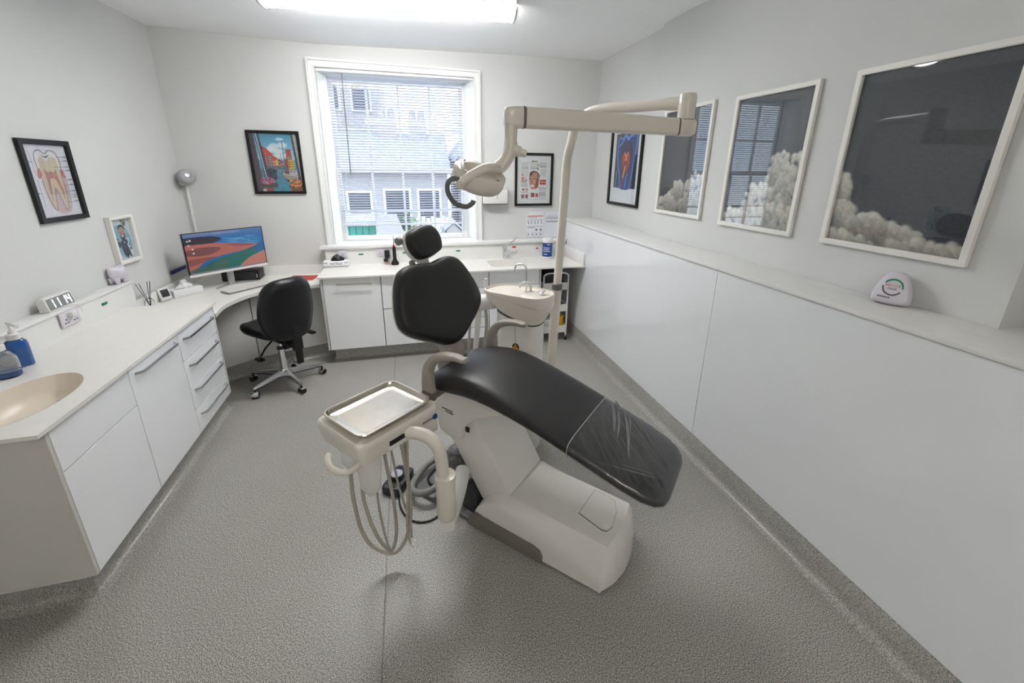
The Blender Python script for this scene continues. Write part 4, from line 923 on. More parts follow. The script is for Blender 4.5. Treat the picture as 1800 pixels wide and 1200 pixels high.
# back: padded shell curved around the sitter
bp = cat([(-.235, .78), (-.225, .66), (-.17, .54), (-.07, .495), (.07, .495), (.17, .54), (.225, .66), (.235, .78), (.205, .95), (.13, 1.03), (0, 1.045), (-.13, 1.03), (-.205, .95)], 4, True)
def bring(f, y0, dz=0):
    R = []
    for x, z in bp:
        x2, z2 = x*f, .775+(z-.775)*f
        R.append((x2, y0+1.15*x2*x2-.12*(z2-.6)-.25*max(0, .62-z2), z2))
    return R
obj('backrest', G(OM).loft([bring(f, y) for f, y in ((.3, -.288), (.7, -.287), (.90, -.285), (.93, -.268), (.97, -.262), (1, -.235), (.985, -.205), (.93, -.185), (.8, -.178), (.4, -.172), (.05, -.172))]), M['office'], oc, ang=80)

# ================================================================ ON THE DESK
mo = Vector((-1.909, 4.185, .968)); md = Vector((-1.415-(-1.909), 4.65-4.185, 0)); MW = md.length; md.normalize(); mn = Vector((md.y, -md.x, 0))
MO = Matrix(((md.x, -mn.x, 0, mo.x), (md.y, -mn.y, 0, mo.y), (0, 0, 1, mo.z), (0, 0, 0, 1)))      # x across, y away from the viewer, z up
mon = thing('monitor', 'wide computer monitor showing a red sandbank and blue sea on the corner desk', 'monitor', MO @ Vector((MW/2, .1, -.148)))
MH = .387
obj('housing', G(MO).box(0, MW, .006, .04, 0, MH, .004).box(.15, MW-.15, .035, .06, .06, .30, .01), M['silverpaint'], mon)
obj('bezel', G(MO).box(-.002, MW+.002, -.001, .012, .018, MH+.002, .001), M['black'], mon)
obj('chin', G(MO).box(-.002, MW+.002, -.004, .014, -.004, .019, .002), M['whiteplastic'], mon)
cv = Canvas(220, 124, (18, 92, 150))
cv.vgrad(0, .22, (84, 112, 160), (14, 92, 156)); cv.rect(0, 0, .45, .08, (120, 120, 150), .5).rect(.35, .02, .7, .07, (140, 140, 170), .5)
cv.vgrad(.22, .42, (14, 96, 160), (30, 104, 156))
for k in range(26):
    y = random.uniform(.18, .40); x = random.uniform(.42, .8); cv.line([(x, y), (x+.12, y+.015)], .004, (140, 176, 196), .45)
cv.smooth([(-.1, .12), (.18, .10), (.36, .12), (.45, .2), (.36, .27), (.15, .36), (-.1, .36)], (38, 30, 46))
cv.smooth([(-.1, .36), (.25, .28), (.55, .33), (.86, .42), (.93, .44), (.7, .56), (.4, .62), (.2, .72), (-.1, 1.05)], (160, 92, 82))
cv.smooth([(-.05, .42), (.2, .36), (.42, .42), (.3, .55), (.12, .56), (-.05, .5)], (96, 58, 60), .8)
cv.smooth([(.5, .34), (.8, .40), (.85, .45), (.65, .44)], (118, 52, 62), .6)
cv.smooth([(-.05, .66), (.18, .62), (.34, .64), (.16, .74), (-.05, .80)], (112, 66, 66), .7)
cv.smooth([(.05, 1.1), (.22, .8), (.42, .66), (.7, .58), (1.05, .42), (1.1, .8), (.75, 1.1)], (8, 92, 84))
cv.smooth([(.85, .5), (1.1, .38), (1.1, .75), (.92, .68)], (10, 84, 140), .9)
cv.smooth([(-.1, .95), (.25, .80), (.48, .74), (.42, .95), (.2, 1.1), (-.1, 1.1)], (70, 84, 70), .75)
cv.smooth([(.60, 1.1), (.68, .88), (.85, .72), (1.1, .64), (1.1, 1.1)], (168, 108, 94))
cv.rect(0, .965, 1, 1, (122, 118, 130))
for k in range(9): cv.rect(.42+k*.022, .972, .432+k*.022, .992, (40+20*(k % 3), 90, 160))
for x, y in ((.045, .18), (.075, .165), (.05, .28), (.085, .38), (.088, .48)): cv.ell(x, y, .012, .018, (210, 206, 196))
cv.noise(1.5, 3, 1)
pt = lambda x, z: MO @ Vector((x, -.0018, z))
print_obj('screen', cv, pt(.006, MH-.004), pt(MW-.006, MH-.004), pt(.006, .022), M['screen'], mon)
cpos = MO @ Vector((MW*.52, .075, 0))
obj('stand_column', G(Matrix.Translation((cpos.x, cpos.y, 0)) @ MO.to_3x3().to_4x4()).box(-.028, .028, -.012, .012, .828, 1.15, .004).box(-.028, .028, -.05, .0, 1.08, 1.15, .004), M['silverpaint'], mon)
cp = cpos
for e in (Vector((-1.775, 4.318, 0)), Vector((-1.50, 4.555, 0))):
    v_ = (e-Vector((cp.x, cp.y, 0))); L = v_.length; v_.normalize(); a_ = Matrix(((v_.x, -v_.y, 0, cp.x), (v_.y, v_.x, 0, cp.y), (0, 0, 1, 0), (0, 0, 0, 1)))
    obj('stand_foot', G(a_).loft([[(x, -w_, .821), (x, -w_, .821+h), (x, w_, .821+h), (x, w_, .821)] for x, w_, h in ((-.02, .016, .016), (L*.6, .014, .010), (L, .010, .006))]), M['silverpaint'], mon)
# keyboard with its keys
ka, kb_ = Vector((-1.59, 4.08, 0)), Vector((-1.325, 4.375, 0)); kx = (kb_-ka).normalized(); KM = Matrix(((kx.x, -kx.y, 0, ka.x), (kx.y, kx.x, 0, ka.y), (0, 0, 1, .821), (0, 0, 0, 1)))
kb = thing('keyboard', 'pale low-profile keyboard on the corner desk in front of the monitor', 'keyboard', KM @ Vector((.2, .07, 0)))
obj('keyboard_body', G(KM).box(0, .42, .0, .145, 0, .012, .004), M['mgrey'], kb)
k0 = None
for r in range(6):
    n = 19 if r else 12; x = .010
    while x < .395:
        wd = .098 if (r == 0 and .07 < x < .09) else (.0175)
        if k0 is None or wd > .05:
            k1 = obj('key', G(KM).box(x, x+wd, .010+r*.0215, .0285+r*.0215, .012, .0165, .001, 1), M['whiteplastic'], kb)
            if k0 is None: k0 = k1; o0 = Vector((x, .010+r*.0215, 0))
        else:
            c = k0.copy(); C.objects.link(c); c.location = KM.to_3x3() @ (Vector((x, .010+r*.0215, 0))-o0)
        x += wd+.0033
# mini computer, red folder, blue clip, tissue box, weather station, reed diffuser
pc = thing('desktop_computer', 'flat black desktop computer lying behind the monitor', 'computer', (-1.64, 4.70, .821))
obj('case', G().box(-1.83, -1.492, 4.60, 4.765, .822, .918, .004), M['black'], pc)
obj('front_panel', G().box(-1.815, -1.53, 4.596, 4.602, .835, .905, .001), M['charcoal'], pc)
obj('power_badge', G().box(-1.518, -1.508, 4.595, 4.602, .845, .885, .001), M['silverpaint'], pc)
rf = thing('folder', 'red and white printed booklet lying on the desk behind the swivel chair', 'booklet', (-1.10, 4.60, .821))
obj('pages', G().prism([(-1.24, 4.50), (-.97, 4.46), (-.93, 4.66), (-1.2, 4.70)], .8205, .825), M['paper'], rf)
obj('cover', G().prism([(-1.24, 4.50), (-.97, 4.46), (-.93, 4.66), (-1.2, 4.70)], .8252, .827), M['redink'], rf)
cl = thing('cable_cover', 'dark blue strip fixed to the wall behind the monitor', 'strip', (-2.08, 4.50, 1.0))
obj('strip', G().box(-2.101, -2.08, 4.28, 4.62, .985, 1.015, .003), M['navy'], cl)
obj('end_tab', G().box(-2.079, -2.072, 4.29, 4.33, .989, 1.011, .002), M['navy'], cl)
TBM = Matrix.Translation((-1.97, 4.185, .82)) @ Matrix.Rotation(math.radians(48), 4, 'Z')
tbx_ = thing('tissue_box', 'flat white tissue box with a tissue pulled up beside the weather display', 'box', (-1.97, 4.185, .82))
obj('carton', G(TBM).box(-.115, .115, -.06, .06, .001, .062, .002), M['paper'], tbx_)
obj('slot', G(TBM).loft([[(.075*math.cos(a), .022*math.sin(a), z) for a in [2*PI*k/20 for k in range(20)]] for z in (.0605, .0632)]), M['mgrey'], tbx_)
rings = []
for q in range(7):
    f = 1-.12*q; z = .06+.012*q
    rings.append([(.065*f*math.cos(a)+.012*math.sin(3*a+q), .018*(1+.5*math.sin(q))*math.sin(a)+.008*math.sin(4*a), z+.006*math.sin(2*a)) for a in [2*PI*k/24 for k in range(24)]])
obj('tissue', G(TBM).loft(rings), M['paper'], tbx_, ang=80)
WM = Matrix.Translation((-2.03, 4.0, .82)) @ Matrix.Rotation(math.radians(62), 4, 'Z') @ Matrix.Rotation(math.radians(-18), 4, 'X')
ws = thing('weather_display', 'small white temperature display with a dark screen leaning on the desk', 'display', (-2.03, 4.0, .82))
obj('display_body', G(WM).box(-.045, .045, -.01, .014, .006, .112, .008), M['whiteplastic'], ws)
obj('display_screen', G(WM).box(-.032, .032, -.012, -.008, .035, .100, .001), M['charcoal'], ws)
obj('display_stand', G(WM).box(-.02, .02, .012, .05, .004, .014, .003), M['whiteplastic'], ws)
RD = Vector((-2.055, 3.80, .82))
rd = thing('reed_diffuser', 'reed diffuser with dark sticks standing behind the left worktop end', 'diffuser', RD)
obj('bottle', G().lathe([(.028, .001), (.032, .006), (.032, .06), (.02, .08), (.013, .085), (.013, .10), (.011, .10), (.011, .08)], tuple(RD), 20, cap=False), M['clear'], rd)
for dx, dy in ((-.045, -.035), (-.03, -.02), (.0, .03), (.03, .01), (.012, .045)): obj('reed', G().cyl((RD.x, RD.y, .84), (RD.x+dx, RD.y+dy, 1.035), .0022, n=6), M['wood'], rd)

# ================================================================ LEFT LEDGE AND WORKTOP
LCM = Matrix.Translation((-2.085, 2.99, 1.092)) @ Matrix.Rotation(math.radians(88), 4, 'Z')
ck = thing('digital_clock', 'white digital clock with glowing digits on the left ledge', 'clock', (-2.085, 2.99, 1.092))
obj('clock_body', G(LCM).prism([(-.022, .001), (.03, .001), (.034, .06), (.02, .086), (-.008, .082)], -.10, .10, 'yz', bv=.004), M['whiteplastic'], ck)
cf = lambda x, z: LCM @ Vector((x, -.022+.0155*((z-.005)/.078)-.0012, z))
cq = [(-.09, .010), (.092, .010), (.092, .076), (-.09, .076)]
obj('clock_face', G().add([cf(x, z) for x, z in cq]+[cf(x, z)+(LCM.to_3x3() @ Vector((0, .003, 0))) for x, z in cq], [(0, 1, 2, 3), (7, 6, 5, 4), (0, 4, 5, 1), (1, 5, 6, 2), (2, 6, 7, 3), (3, 7, 4, 0)]), M['mgrey'], ck)
SEG = {'1': 'bc', '4': 'fgbc'}
for ch_, x0 in (('1', -.072), ('1', -.032), ('1', .016), ('4', .050)):
    g = G()
    w_, h0, hm, h1, tk = .026, .018, .043, .068, .0065
    S = {'b': (x0+w_-tk, x0+w_, hm+.002, h1), 'c': (x0+w_-tk, x0+w_, h0, hm-.002), 'f': (x0, x0+tk, hm+.002, h1), 'g': (x0+.003, x0+w_-.003, hm-tk/2, hm+tk/2)}
    for s in SEG[ch_]:
        a, b_, c_, e_ = S[s]; o_ = LCM.to_3x3() @ Vector((0, -.0012, 0))
        g.add([cf(a, c_)+o_, cf(b_, c_)+o_, cf(b_, e_)+o_, cf(a, e_)+o_], [(0, 1, 2, 3)])
    obj('digit', g, M['digit'], ck)
obj('clock_cable', G().tube(cat([tuple(LCM @ Vector(p)) for p in ((.0, .03, .02), (.02, -.03, .004), (.06, -.044, .002), (.075, -.055, -.03), (.08, -.052, -.055))], 6), .0018, 6), M['whiteplastic'], ck)
tn = thing('tooth_ornament', 'white tooth-shaped ornament at the far end of the left ledge', 'ornament', (-2.09, 3.58, 1.092))
TM2 = Matrix.Translation((-2.09, 3.58, 1.092)) @ Matrix.Rotation(math.radians(80), 4, 'Z') @ Matrix.Diagonal((1, .62, 1, 1))
cr = lambda f, z: [(.066*f*math.cos(a)*(1+.08*math.cos(4*a)), .066*f*math.sin(a)*(1+.08*math.cos(4*a)), z+(.006*math.cos(2*a) if z > .085 else 0)) for a in [2*PI*k/32 for k in range(32)]]
obj('crown', G(TM2).loft([cr(.55, .03), cr(.8, .042), cr(.95, .065), cr(1.0, .088), cr(.97, .108), cr(.85, .122), cr(.6, .122), cr(.3, .116), cr(.05, .113)]), M['lilac'], tn, ang=80)
for x, y in ((-.036, -.03), (.036, -.03), (-.036, .03), (.036, .03)): obj('root', G(TM2).lathe([(.010, .001), (.015, .004), (.022, .03), (.026, .05)], (x, y, 0), 14), M['lilac'], tn)
# double socket on the upstand
def socket(name, label, frame, w_, h_, gangs, loc, m='lilac'):
    t = thing(name, label, 'socket', loc)
    obj('face_plate', G(frame).box(-w_/2, w_/2, -.011, -.001, -h_/2, h_/2, .003), M[m], t)
    for g0 in gangs:
        for dx, dz, a_, b_ in ((0, -.002, .003, .005), (-.011, -.022, .005, .0028), (.011, -.022, .005, .0028)):
            obj('pin_hole', G(frame).box(g0+dx-a_, g0+dx+a_, -.0125, -.0105, dz-b_, dz+b_), M['ink'], t)
        obj('switch', G(frame).box(g0+(.018 if g0 < 0 else -.018)-.006, g0+(.018 if g0 < 0 else -.018)+.006, -.0145, -.0105, .014, .032, .001), M['whiteplastic'], t)
    return t
FL = Matrix.Translation((-2.0535, 2.985, 1.028)) @ Matrix.Rotation(math.radians(90), 4, 'Z')
s1 = socket('double_socket', 'white double wall socket on the left upstand below the clock', FL, .148, .088, (-.037, .037), (-2.055, 2.985, 1.028))
obj('plug', G(FL).box(-.02, .02, -.04, -.0108, .006, .04, .006), M['whiteplastic'], s1)
def sticker(label, frame, w_, h_, m, loc, grp=None):
    g = G(frame).box(-w_/2, w_/2, -.0018, -.0002, -h_/2, h_/2)
    return single('label_sticker', g, M[m], label, 'sticker', loc, grp)
sticker('small green sticker on the left upstand right of the double socket', Matrix.Translation((-2.0545, 3.315, 1.014)) @ Matrix.Rotation(math.radians(90), 4, 'Z'), .05, .018, 'green', (-2.055, 3.315, 1.014))
# two pump bottles
def pump(b, c, z, m='whiteplastic'):
    p = obj('pump', G().lathe([(.026, z-.005), (.026, z+.022), (.012, z+.026), (.012, z+.04)], (c.x, c.y, 0), 20).cyl((c.x, c.y, z+.035), (c.x, c.y, z+.075), .006, n=10), M[m], b)
    obj('nozzle', G().tube([(c.x-.012, c.y+.01, z+.078), (c.x+.01, c.y-.005, z+.08), (c.x+.055, c.y-.03, z+.07)], .008, 10), M[m], p)
b1 = Vector((-1.992, 2.525, 0))
bb = thing('soap_bottle', 'blue liquid soap pump bottle at the back of the left worktop', 'bottle', (b1.x, b1.y, .92))
BMm = Matrix.Translation((b1.x, b1.y, 0)) @ Matrix.Rotation(math.radians(55), 4, 'Z')
def bot(f, z, sx=.043, sy=.030): return [(x*f, y*f, z) for x, y in rrect(-sx, sx, -sy, sy, sy*.8, 6)]
obj('bottle_body', G(BMm).loft([bot(.95, .921), bot(1, .926), bot(1, 1.035), bot(.93, 1.055), bot(.6, 1.07), bot(.42, 1.073)]), M['bluesoap'], bb, ang=60)
pump(bb, b1, 1.075)
b2 = Vector((-1.968, 2.398, 0))
bb = thing('mouthwash_bottle', 'clear rounded pump bottle with a little blue liquid by the oval basin', 'bottle', (b2.x, b2.y, .92))
obj('bottle_body', G().lathe([(.048, .921), (.056, .926), (.057, .99), (.054, 1.022), (.043, 1.043), (.026, 1.055), (.024, 1.065)], (b2.x, b2.y, 0), 32, sy=.8), M['clear'], bb, ang=60)
obj('liquid', G().lathe([(.045, .923), (.053, .928), (.0535, .952), (.001, .952)], (b2.x, b2.y, 0), 32, sy=.8), M['bluesoap'], bb)
obj('ring_label', G().lathe([(.028, 0), (.028, .002), (.020, .003)], (b2.x+.042, b2.y-.026, 1.01), 20, axis=(.8, -.5, .35)), M['silverpaint'], bb)
pump(bb, b2, 1.063)

# ================================================================ ON THE WINDOW WORKTOP
gb = thing('glove_box', 'white box of black nitrile gloves at the left end of the window worktop', 'box', (-.745, 4.62, .92))
obj('carton', G().box(-.872, -.622, 4.56, 4.68, .921, .985, .002), M['paper'], gb)
text('box_lettering', 'NITRILE', .034, (-.742, 4.5595, .962), (1, 0, 0), (0, 0, 1), M['ink'], gb)
cvb = G()
for x0 in (-.868, -.665): cvb.box(x0, x0+.04, 4.5592, 4.5602, .968, .976)
cvb.box(-.868, -.63, 4.5592, 4.5602, .93, .938)
obj('print_bars', cvb, M['mgrey'], gb)
rings = []
for q in range(6):
    f = (1, 1.02, .9, .7, .42, .1)[q]; z = .982+.013*q
    rings.append([(-.74+.065*f*math.cos(a)*(1+.15*math.sin(3*a+q)), 4.62+.035*f*math.sin(a)*(1+.2*math.cos(5*a)), z+.008*math.sin(4*a+q)) for a in [2*PI*k/26 for k in range(26)]])
obj('gloves', G().loft(rings), M['black'], gb, ang=30)
FB = lambda x, z: Matrix.Translation((x, 4.6985, z))
socket('wall_socket', 'white single wall socket on the window upstand behind the glove box', FB(-.69, 1.045), .088, .088, (-.0001,), (-.69, 4.70, 1.045))
s2 = socket('double_socket', 'white double socket under the window with a black charger plugged in', FB(-.27, 1.045), .15, .088, (-.037, .037), (-.27, 4.70, 1.045))
obj('charger', G().box(-.258, -.205, 4.62, 4.69, .985, 1.07, .006).box(-.27, -.225, 4.60, 4.63, .95, .985, .006), M['black'], s2)
obj('charger_cable', G().tube(cat([(-.25, 4.60, .955), (-.21, 4.58, .935), (-.205, 4.56, .926)], 5), .003, 6), M['redink'], s2)
cu = thing('curing_light', 'black cordless dental handpiece standing upright on its black charging base', 'handpiece', (-.153, 4.60, .92))
obj('charging_base', G().lathe([(.040, .921), (.042, .926), (.040, .945), (.024, .965), (.02, .985)], (-.153, 4.60, 0), 24), M['black'], cu)
hp2 = obj('handle', G().lathe([(.017, .98), (.019, 1.02), (.018, 1.09), (.012, 1.12)], (-.153, 4.60, 0), 18), M['black'], cu)
obj('red_ring', G().lathe([(.0125, 1.118), (.0125, 1.13), (.009, 1.133)], (-.153, 4.60, 0), 18), M['red'], cu)
obj('tip', G().lathe([(.009, 1.13), (.006, 1.17), (.003, 1.24), (.001, 1.245)], (-.153, 4.60, 0), 14), M['silverpaint'], cu)
for x, lb in ((-.505, 'green sticker on the window upstand right of the glove box'), (-.042, 'green sticker on the window upstand just left of the chair headrest'), (.547, 'green sticker on the window upstand right of the chair headrest')):
    sticker('small '+lb, FB(x, 1.026), .05, .017, 'green', (x, 4.70, 1.026))
sticker('small red sticker on the window upstand beside the tap lever', FB(1.205, 1.045), .045, .017, 'red', (1.205, 4.70, 1.045))
sticker('small red sticker on the window upstand left of the blue wipes tub', FB(1.49, 1.022), .03, .017, 'red', (1.49, 4.70, 1.022))
tp = thing('lever_tap', 'chrome lever tap over the inset sink under the window', 'tap', (1.09, 4.655, .92))
obj('tap_body', G().box(1.060, 1.105, 4.63, 4.68, .921, 1.065, .008), M['chrome'], tp)
obj('lever', G().tube(cat([(1.085, 4.655, 1.07), (1.12, 4.63, 1.10), (1.17, 4.60, 1.135), (1.195, 4.585, 1.17), (1.198, 4.582, 1.185)], 5), .009, 10), M['chrome'], tp)
obj('spout', G().tube(cat([(1.085, 4.645, .95), (1.11, 4.60, 1.0), (1.16, 4.52, 1.045), (1.175, 4.49, 1.035)], 5), .012, 12), M['chrome'], tp)
wp = thing('wipes_tub', 'blue and white tub of wipes on the window worktop left of the lamp pole', 'tub', (1.585, 4.60, .92))
obj('tub', G().lathe([(.054, .921), (.058, .926), (.058, 1.115)], (1.585, 4.60, 0), 30), M['whiteplastic'], wp)
obj('wrap_label', G().lathe([(.0587, .945), (.0590, .946), (.0590, 1.105), (.0587, 1.106)], (1.585, 4.60, 0), 30), M['blue'], wp)
obj('lid', G().lathe([(.060, 1.112), (.061, 1.116), (.061, 1.150), (.054, 1.160), (.002, 1.162)], (1.585, 4.60, 0), 30), M['whiteplastic'], wp)
g = G()
for z, x0, x1 in ((1.088, -.005, .035), (1.05, -.045, .03), (1.03, -.045, .02), (1.01, -.045, .035), (.975, -.04, .0)):
    vs = []; n = 7
    for k in range(n):
        x = x0+(x1-x0)*k/(n-1); a = math.asin(max(-1, min(1, x/.0598))); a -= .33
        vs += [(1.585+.0596*math.sin(a), 4.60-.0596*math.cos(a), z-.0035), (1.585+.0596*math.sin(a), 4.60-.0596*math.cos(a), z+.0035)]
    g.add(vs, [(2*k, 2*k+2, 2*k+3, 2*k+1) for k in range(n-1)])
obj('label_print', g, M['paper'], wp)

# ================================================================ WALL DEVICES
sp2 = thing('camera_speaker', 'grey round wall speaker in the corner above the monitor', 'speaker', (-2.04, 4.72, 1.80))
obj('speaker_body', G().lathe([(.045, -.055), (.066, -.04), (.070, 0), (.066, .03), (.052, .045), (.01, .05)], (-1.992, 4.70, 1.825), 26, axis=(.72, -.62, .25)), M['speaker'], sp2, ang=60)
obj('front_ring', G().lathe([(.030, .046), (.032, .05), (.026, .053), (.004, .053)], (-1.992, 4.70, 1.825), 22, axis=(.72, -.62, .25)), M['silverpaint'], sp2)
obj('bracket', G().tube([(-2.085, 4.78, 1.77), (-2.05, 4.74, 1.765), (-2.01, 4.71, 1.775)], .020, 10).box(-2.088, -2.04, 4.76, 4.799, 1.745, 1.80, .004), M['whiteplastic'], sp2)
single('cable_conduit', G().box(-2.055, -2.033, 4.782, 4.799, .92, 1.75, .003), M['trim'], 'white cable conduit running down the wall from the corner speaker', 'conduit', (-2.044, 4.79, .92))
dsp = thing('towel_dispenser', 'white wall dispenser right of the window behind the lamp head', 'dispenser', (.985, 4.78, 1.54))
obj('dispenser_body', G().box(.845, 1.125, 4.69, 4.799, 1.545, 1.715, .012), M['whiteplastic'], dsp)
obj('lid', G().box(.842, 1.128, 4.687, 4.799, 1.705, 1.728, .005), M['whiteplastic'], dsp)
obj('lower_edge', G().box(.85, 1.12, 4.70, 4.799, 1.538, 1.547, .002), M['dgrey'], dsp)
obj('lock_slot', G().box(1.0, 1.006, 4.6885, 4.692, 1.60, 1.66), M['mgrey'], dsp)
def notice(name, label, x0, x1, z0, z1, cv, loc):
    t = thing(name, label, 'notice', loc)
    obj('sheet', G().box(x0, x1, 4.7965, 4.799, z0, z1), M['paper'], t)
    print_obj('printed_face', cv, (x0, 4.7962, z1), (x1, 4.7962, z1), (x0, 4.7962, z0), M['print'], t)
cv = Canvas(110, 150, (224, 226, 232))
cv.line([(.06, .03), (.08, .06), (.12, .05)], .008, (40, 50, 80)).rect(.06, .155, .95, .185, (190, 90, 60)).scribble(.06, .22, .6, .26, 1, (60, 60, 70), 3).scribble(.06, .30, .9, .33, 1, (60, 60, 70), 5)
for k in range(5):
    x = .08+k*.18; cv.rect(x, .35, x+.1, .37, (90, 90, 100)).line([(x+.05, .40), (x+.05+.03*(-1)**k, .48)], .012, (70, 72, 84)).ell(x+.05, .42, .03, .03, (110, 112, 124))
cv.scribble(.06, .56, .5, .66, 3, (80, 80, 90), 8).scribble(.5, .57, .95, .6, 1, (80, 80, 90), 9)
for k in range(2): cv.ell(.58+k*.25, .70, .05, .035, (70, 72, 84)).rect(.54+k*.25, .72, .62+k*.25, .75, (90, 92, 104))
cv.rect(.04, .80, .96, .805, (120, 120, 130)).rect(.04, .98, .96, .985, (120, 120, 130))
for k in range(4): cv.ell(.14+k*.23, .89, .045, .04, (84, 86, 98)).ell(.14+k*.23, .89, .025, .02, (200, 202, 210)).rect(.04+k*.23, .80, .045+k*.23, .985, (120, 120, 130))
notice('instruction_notice', 'white paper notice of small instruction drawings beside the lamp pole', 1.376, 1.598, 1.14, 1.441, cv, (1.49, 4.797, 1.14))
cv = Canvas(100, 140, (220, 222, 230))
cv.rect(.15, .16, .8, .165, (120, 120, 130)).scribble(.1, .2, .9, .3, 3, (90, 92, 104), 4).rect(.1, .36, .9, .42, (170, 174, 186)).scribble(.12, .37, .85, .4, 1, (110, 112, 124), 6)
notice('letter_notice', 'plainer white paper notice partly behind the lamp pole', 1.602, 1.814, 1.14, 1.439, cv, (1.70, 4.797, 1.14))

# ================================================================ TROLLEY in the gap beside the sink cabinet
tx0, tx1, ty0, ty1 = 1.44, 1.73, 4.26, 4.62
tl = thing('trolley', 'white tiered trolley tucked under the worktop beside the sink cabinet', 'trolley', (1.585, 4.44, 0))
for x in (tx0, tx1):
    for y in (ty0, ty1):
        p = obj('post', G().cyl((x, y, .06), (x, y, .76), .010, n=10), M['whiteplastic'], tl)
        obj('castor', G().cyl((x-.01, y, .027), (x+.01, y, .027), .026, n=16), M['black'], tl)
        obj('castor_fork', G().box(x-.014, x+.014, y-.01, y+.01, .03, .07, .003), M['mgrey'], tl)
for y in (ty0, ty1):
    obj('handle_bar', G().tube(cat([(tx0, y, .74), (tx0+.004, y, .79), (tx0+.05, y, .815), ((tx0+tx1)/2, y, .818), (tx1-.05, y, .815), (tx1-.004, y, .79), (tx1, y, .74)], 5), .010, 10), M['whiteplastic'], tl)
for z in (.10, .36, .62):
    g = G().box(tx0, tx1, ty0, ty1, z, z+.008)
    for a in ((tx0-.004, tx0+.004, ty0, ty1), (tx1-.004, tx1+.004, ty0, ty1), (tx0, tx1, ty0-.004, ty0+.004), (tx0, tx1, ty1-.004, ty1+.004)): g.box(a[0], a[1], a[2], a[3], z, z+.085)
    obj('shelf_basket', g, M['whiteplastic'], tl)
def tub(label, x0, x1, y0, y1, z, h, m, name='storage_tub'):
    t = thing(name, label, 'tub', ((x0+x1)/2, (y0+y1)/2, z))
    obj('tub_body', G().loft([[(x, y, z+.001) for x, y in rrect(x0+.008, x1-.008, y0+.008, y1-.008, .012, 3)], [(x, y, z+h) for x, y in rrect(x0, x1, y0, y1, .014, 3)]]), M[m], t)
    obj('lid', G().box(x0-.003, x1+.003, y0-.003, y1+.003, z+h, z+h+.012, .004), M[m], t)
tub('pale storage tub on the lowest trolley shelf', 1.46, 1.58, 4.28, 4.46, .108, .14, 'whiteplastic')
tub('yellow storage tub on the lowest trolley shelf behind the pole', 1.60, 1.715, 4.30, 4.46, .108, .17, 'yellow')
tub('pale grey storage tub on the middle trolley shelf', 1.46, 1.62, 4.28, 4.5, .368, .13, 'mgrey')
tub('dark grey storage tub on the top trolley shelf', 1.455, 1.70, 4.30, 4.55, .628, .16, 'charcoal')

# ================================================================ RESUSCITATION MASK CASE on the right ledge
RMx = Matrix.Translation((2.065, 1.305, 1.361)) @ Matrix.Rotation(math.radians(-66), 4, 'Z') @ Matrix.Rotation(math.radians(-14), 4, 'X') @ Matrix.Diagonal((.82, 1, 1, 1))
rm = thing('mask_case', 'white clamshell resuscitation mask case with a green and grey ring on the right ledge', 'case', (2.085, 1.335, 1.361))
shp = cat([(-.078, .012), (-.03, .004), (.03, .004), (.078, .012), (.080, .055), (.060, .11), (.032, .145), (0, .152), (-.032, .145), (-.060, .11), (-.080, .055)], 5, True)
def sring(f, y): return [(x*f, y, .07+(z-.07)*f) for x, z in shp]
obj('case_back', G(RMx).loft([sring(.86, .052), sring(.97, .046), sring(1, .034), sring(1, .014), sring(.97, .010)]), M['lilac'], rm, ang=50)
obj('case_front', G(RMx).loft([sring(.97, .012), sring(1.0, .006), sring(.99, -.008), sring(.86, -.022), sring(.80, -.025), sring(.05, -.026)]), M['lilac'], rm, ang=40)
def arc(a0, a1, m, nm):
    P = []; Q = []
    for a in np.linspace(math.radians(a0), math.radians(a1), 18):
        P.append((.044*math.cos(a), -.0268, .078+.038*math.sin(a))); Q.append((.037*math.cos(a), -.0268, .078+.031*math.sin(a)))
    g = G(RMx); n = len(P); g.add(P+Q, [(k, k+1, n+k+1, n+k) for k in range(n-1)]); obj(nm, g, M[m], rm)
arc(-5, 150, 'green', 'green_arc'); arc(175, 330, 'dgrey', 'grey_arc')
xv = RMx.to_3x3() @ Vector((1, 0, 0)); zv = RMx.to_3x3() @ Vector((0, 0, 1))
text('mask_lettering', 'RES-CUE', .014, RMx @ Vector((0, -.0268, .085)), xv, zv, M['redink'], rm)
text('mask_lettering', 'MASK', .013, RMx @ Vector((0, -.0268, .070)), xv, zv, M['ink'], rm)
g = G(RMx)
for k in range(6): g.box(-.052+k*.009, -.045+k*.009, -.0268, -.0255, .030-k*.0004, .036-k*.0004)
obj('small_print', g, M['dgrey'], rm)
# ================================================================ PICTURES
def picture(name, label, TL, xd, w_, h_, bw_, dep, fm, cv, mat_m=0, group=None):
    # TL = top-left corner of the frame on the wall, xd = viewer's right, wall normal = xd x z
    xd = Vector(xd).normalized(); zd = Vector((0, 0, 1)); nd = xd.cross(zd); TL = Vector(TL)
    F = Matrix(((xd.x, nd.x, 0, TL.x), (xd.y, nd.y, 0, TL.y), (0, 0, 1, TL.z), (0, 0, 0, 1)))   # x right, y out of the wall (nd points to the viewer), z up
    t = thing(name, label, 'picture', F @ Vector((w_/2, 0, -h_)), group)
    def ring(i, y): return [(i, y, -i), (w_-i, y, -i), (w_-i, y, -h_+i), (i, y, -h_+i)]
    obj('frame', G(F).loft([ring(bw_, .001), ring(0, .001), ring(0, dep), ring(bw_*.85, dep), ring(bw_, dep-.003), ring(bw_, .001)], cap=False), M[fm], t, ang=20)
    b_ = bw_*.9
    print_obj('print', cv, F @ Vector((b_, .004, -b_)), F @ Vector((w_-b_, .004, -b_)), F @ Vector((b_, .004, -h_+b_)), M['print'], t)
    obj('glass', G(F).box(b_, w_-b_, dep*.45, dep*.45+.002, -h_+b_, -b_), M['pane'], t)
    return t
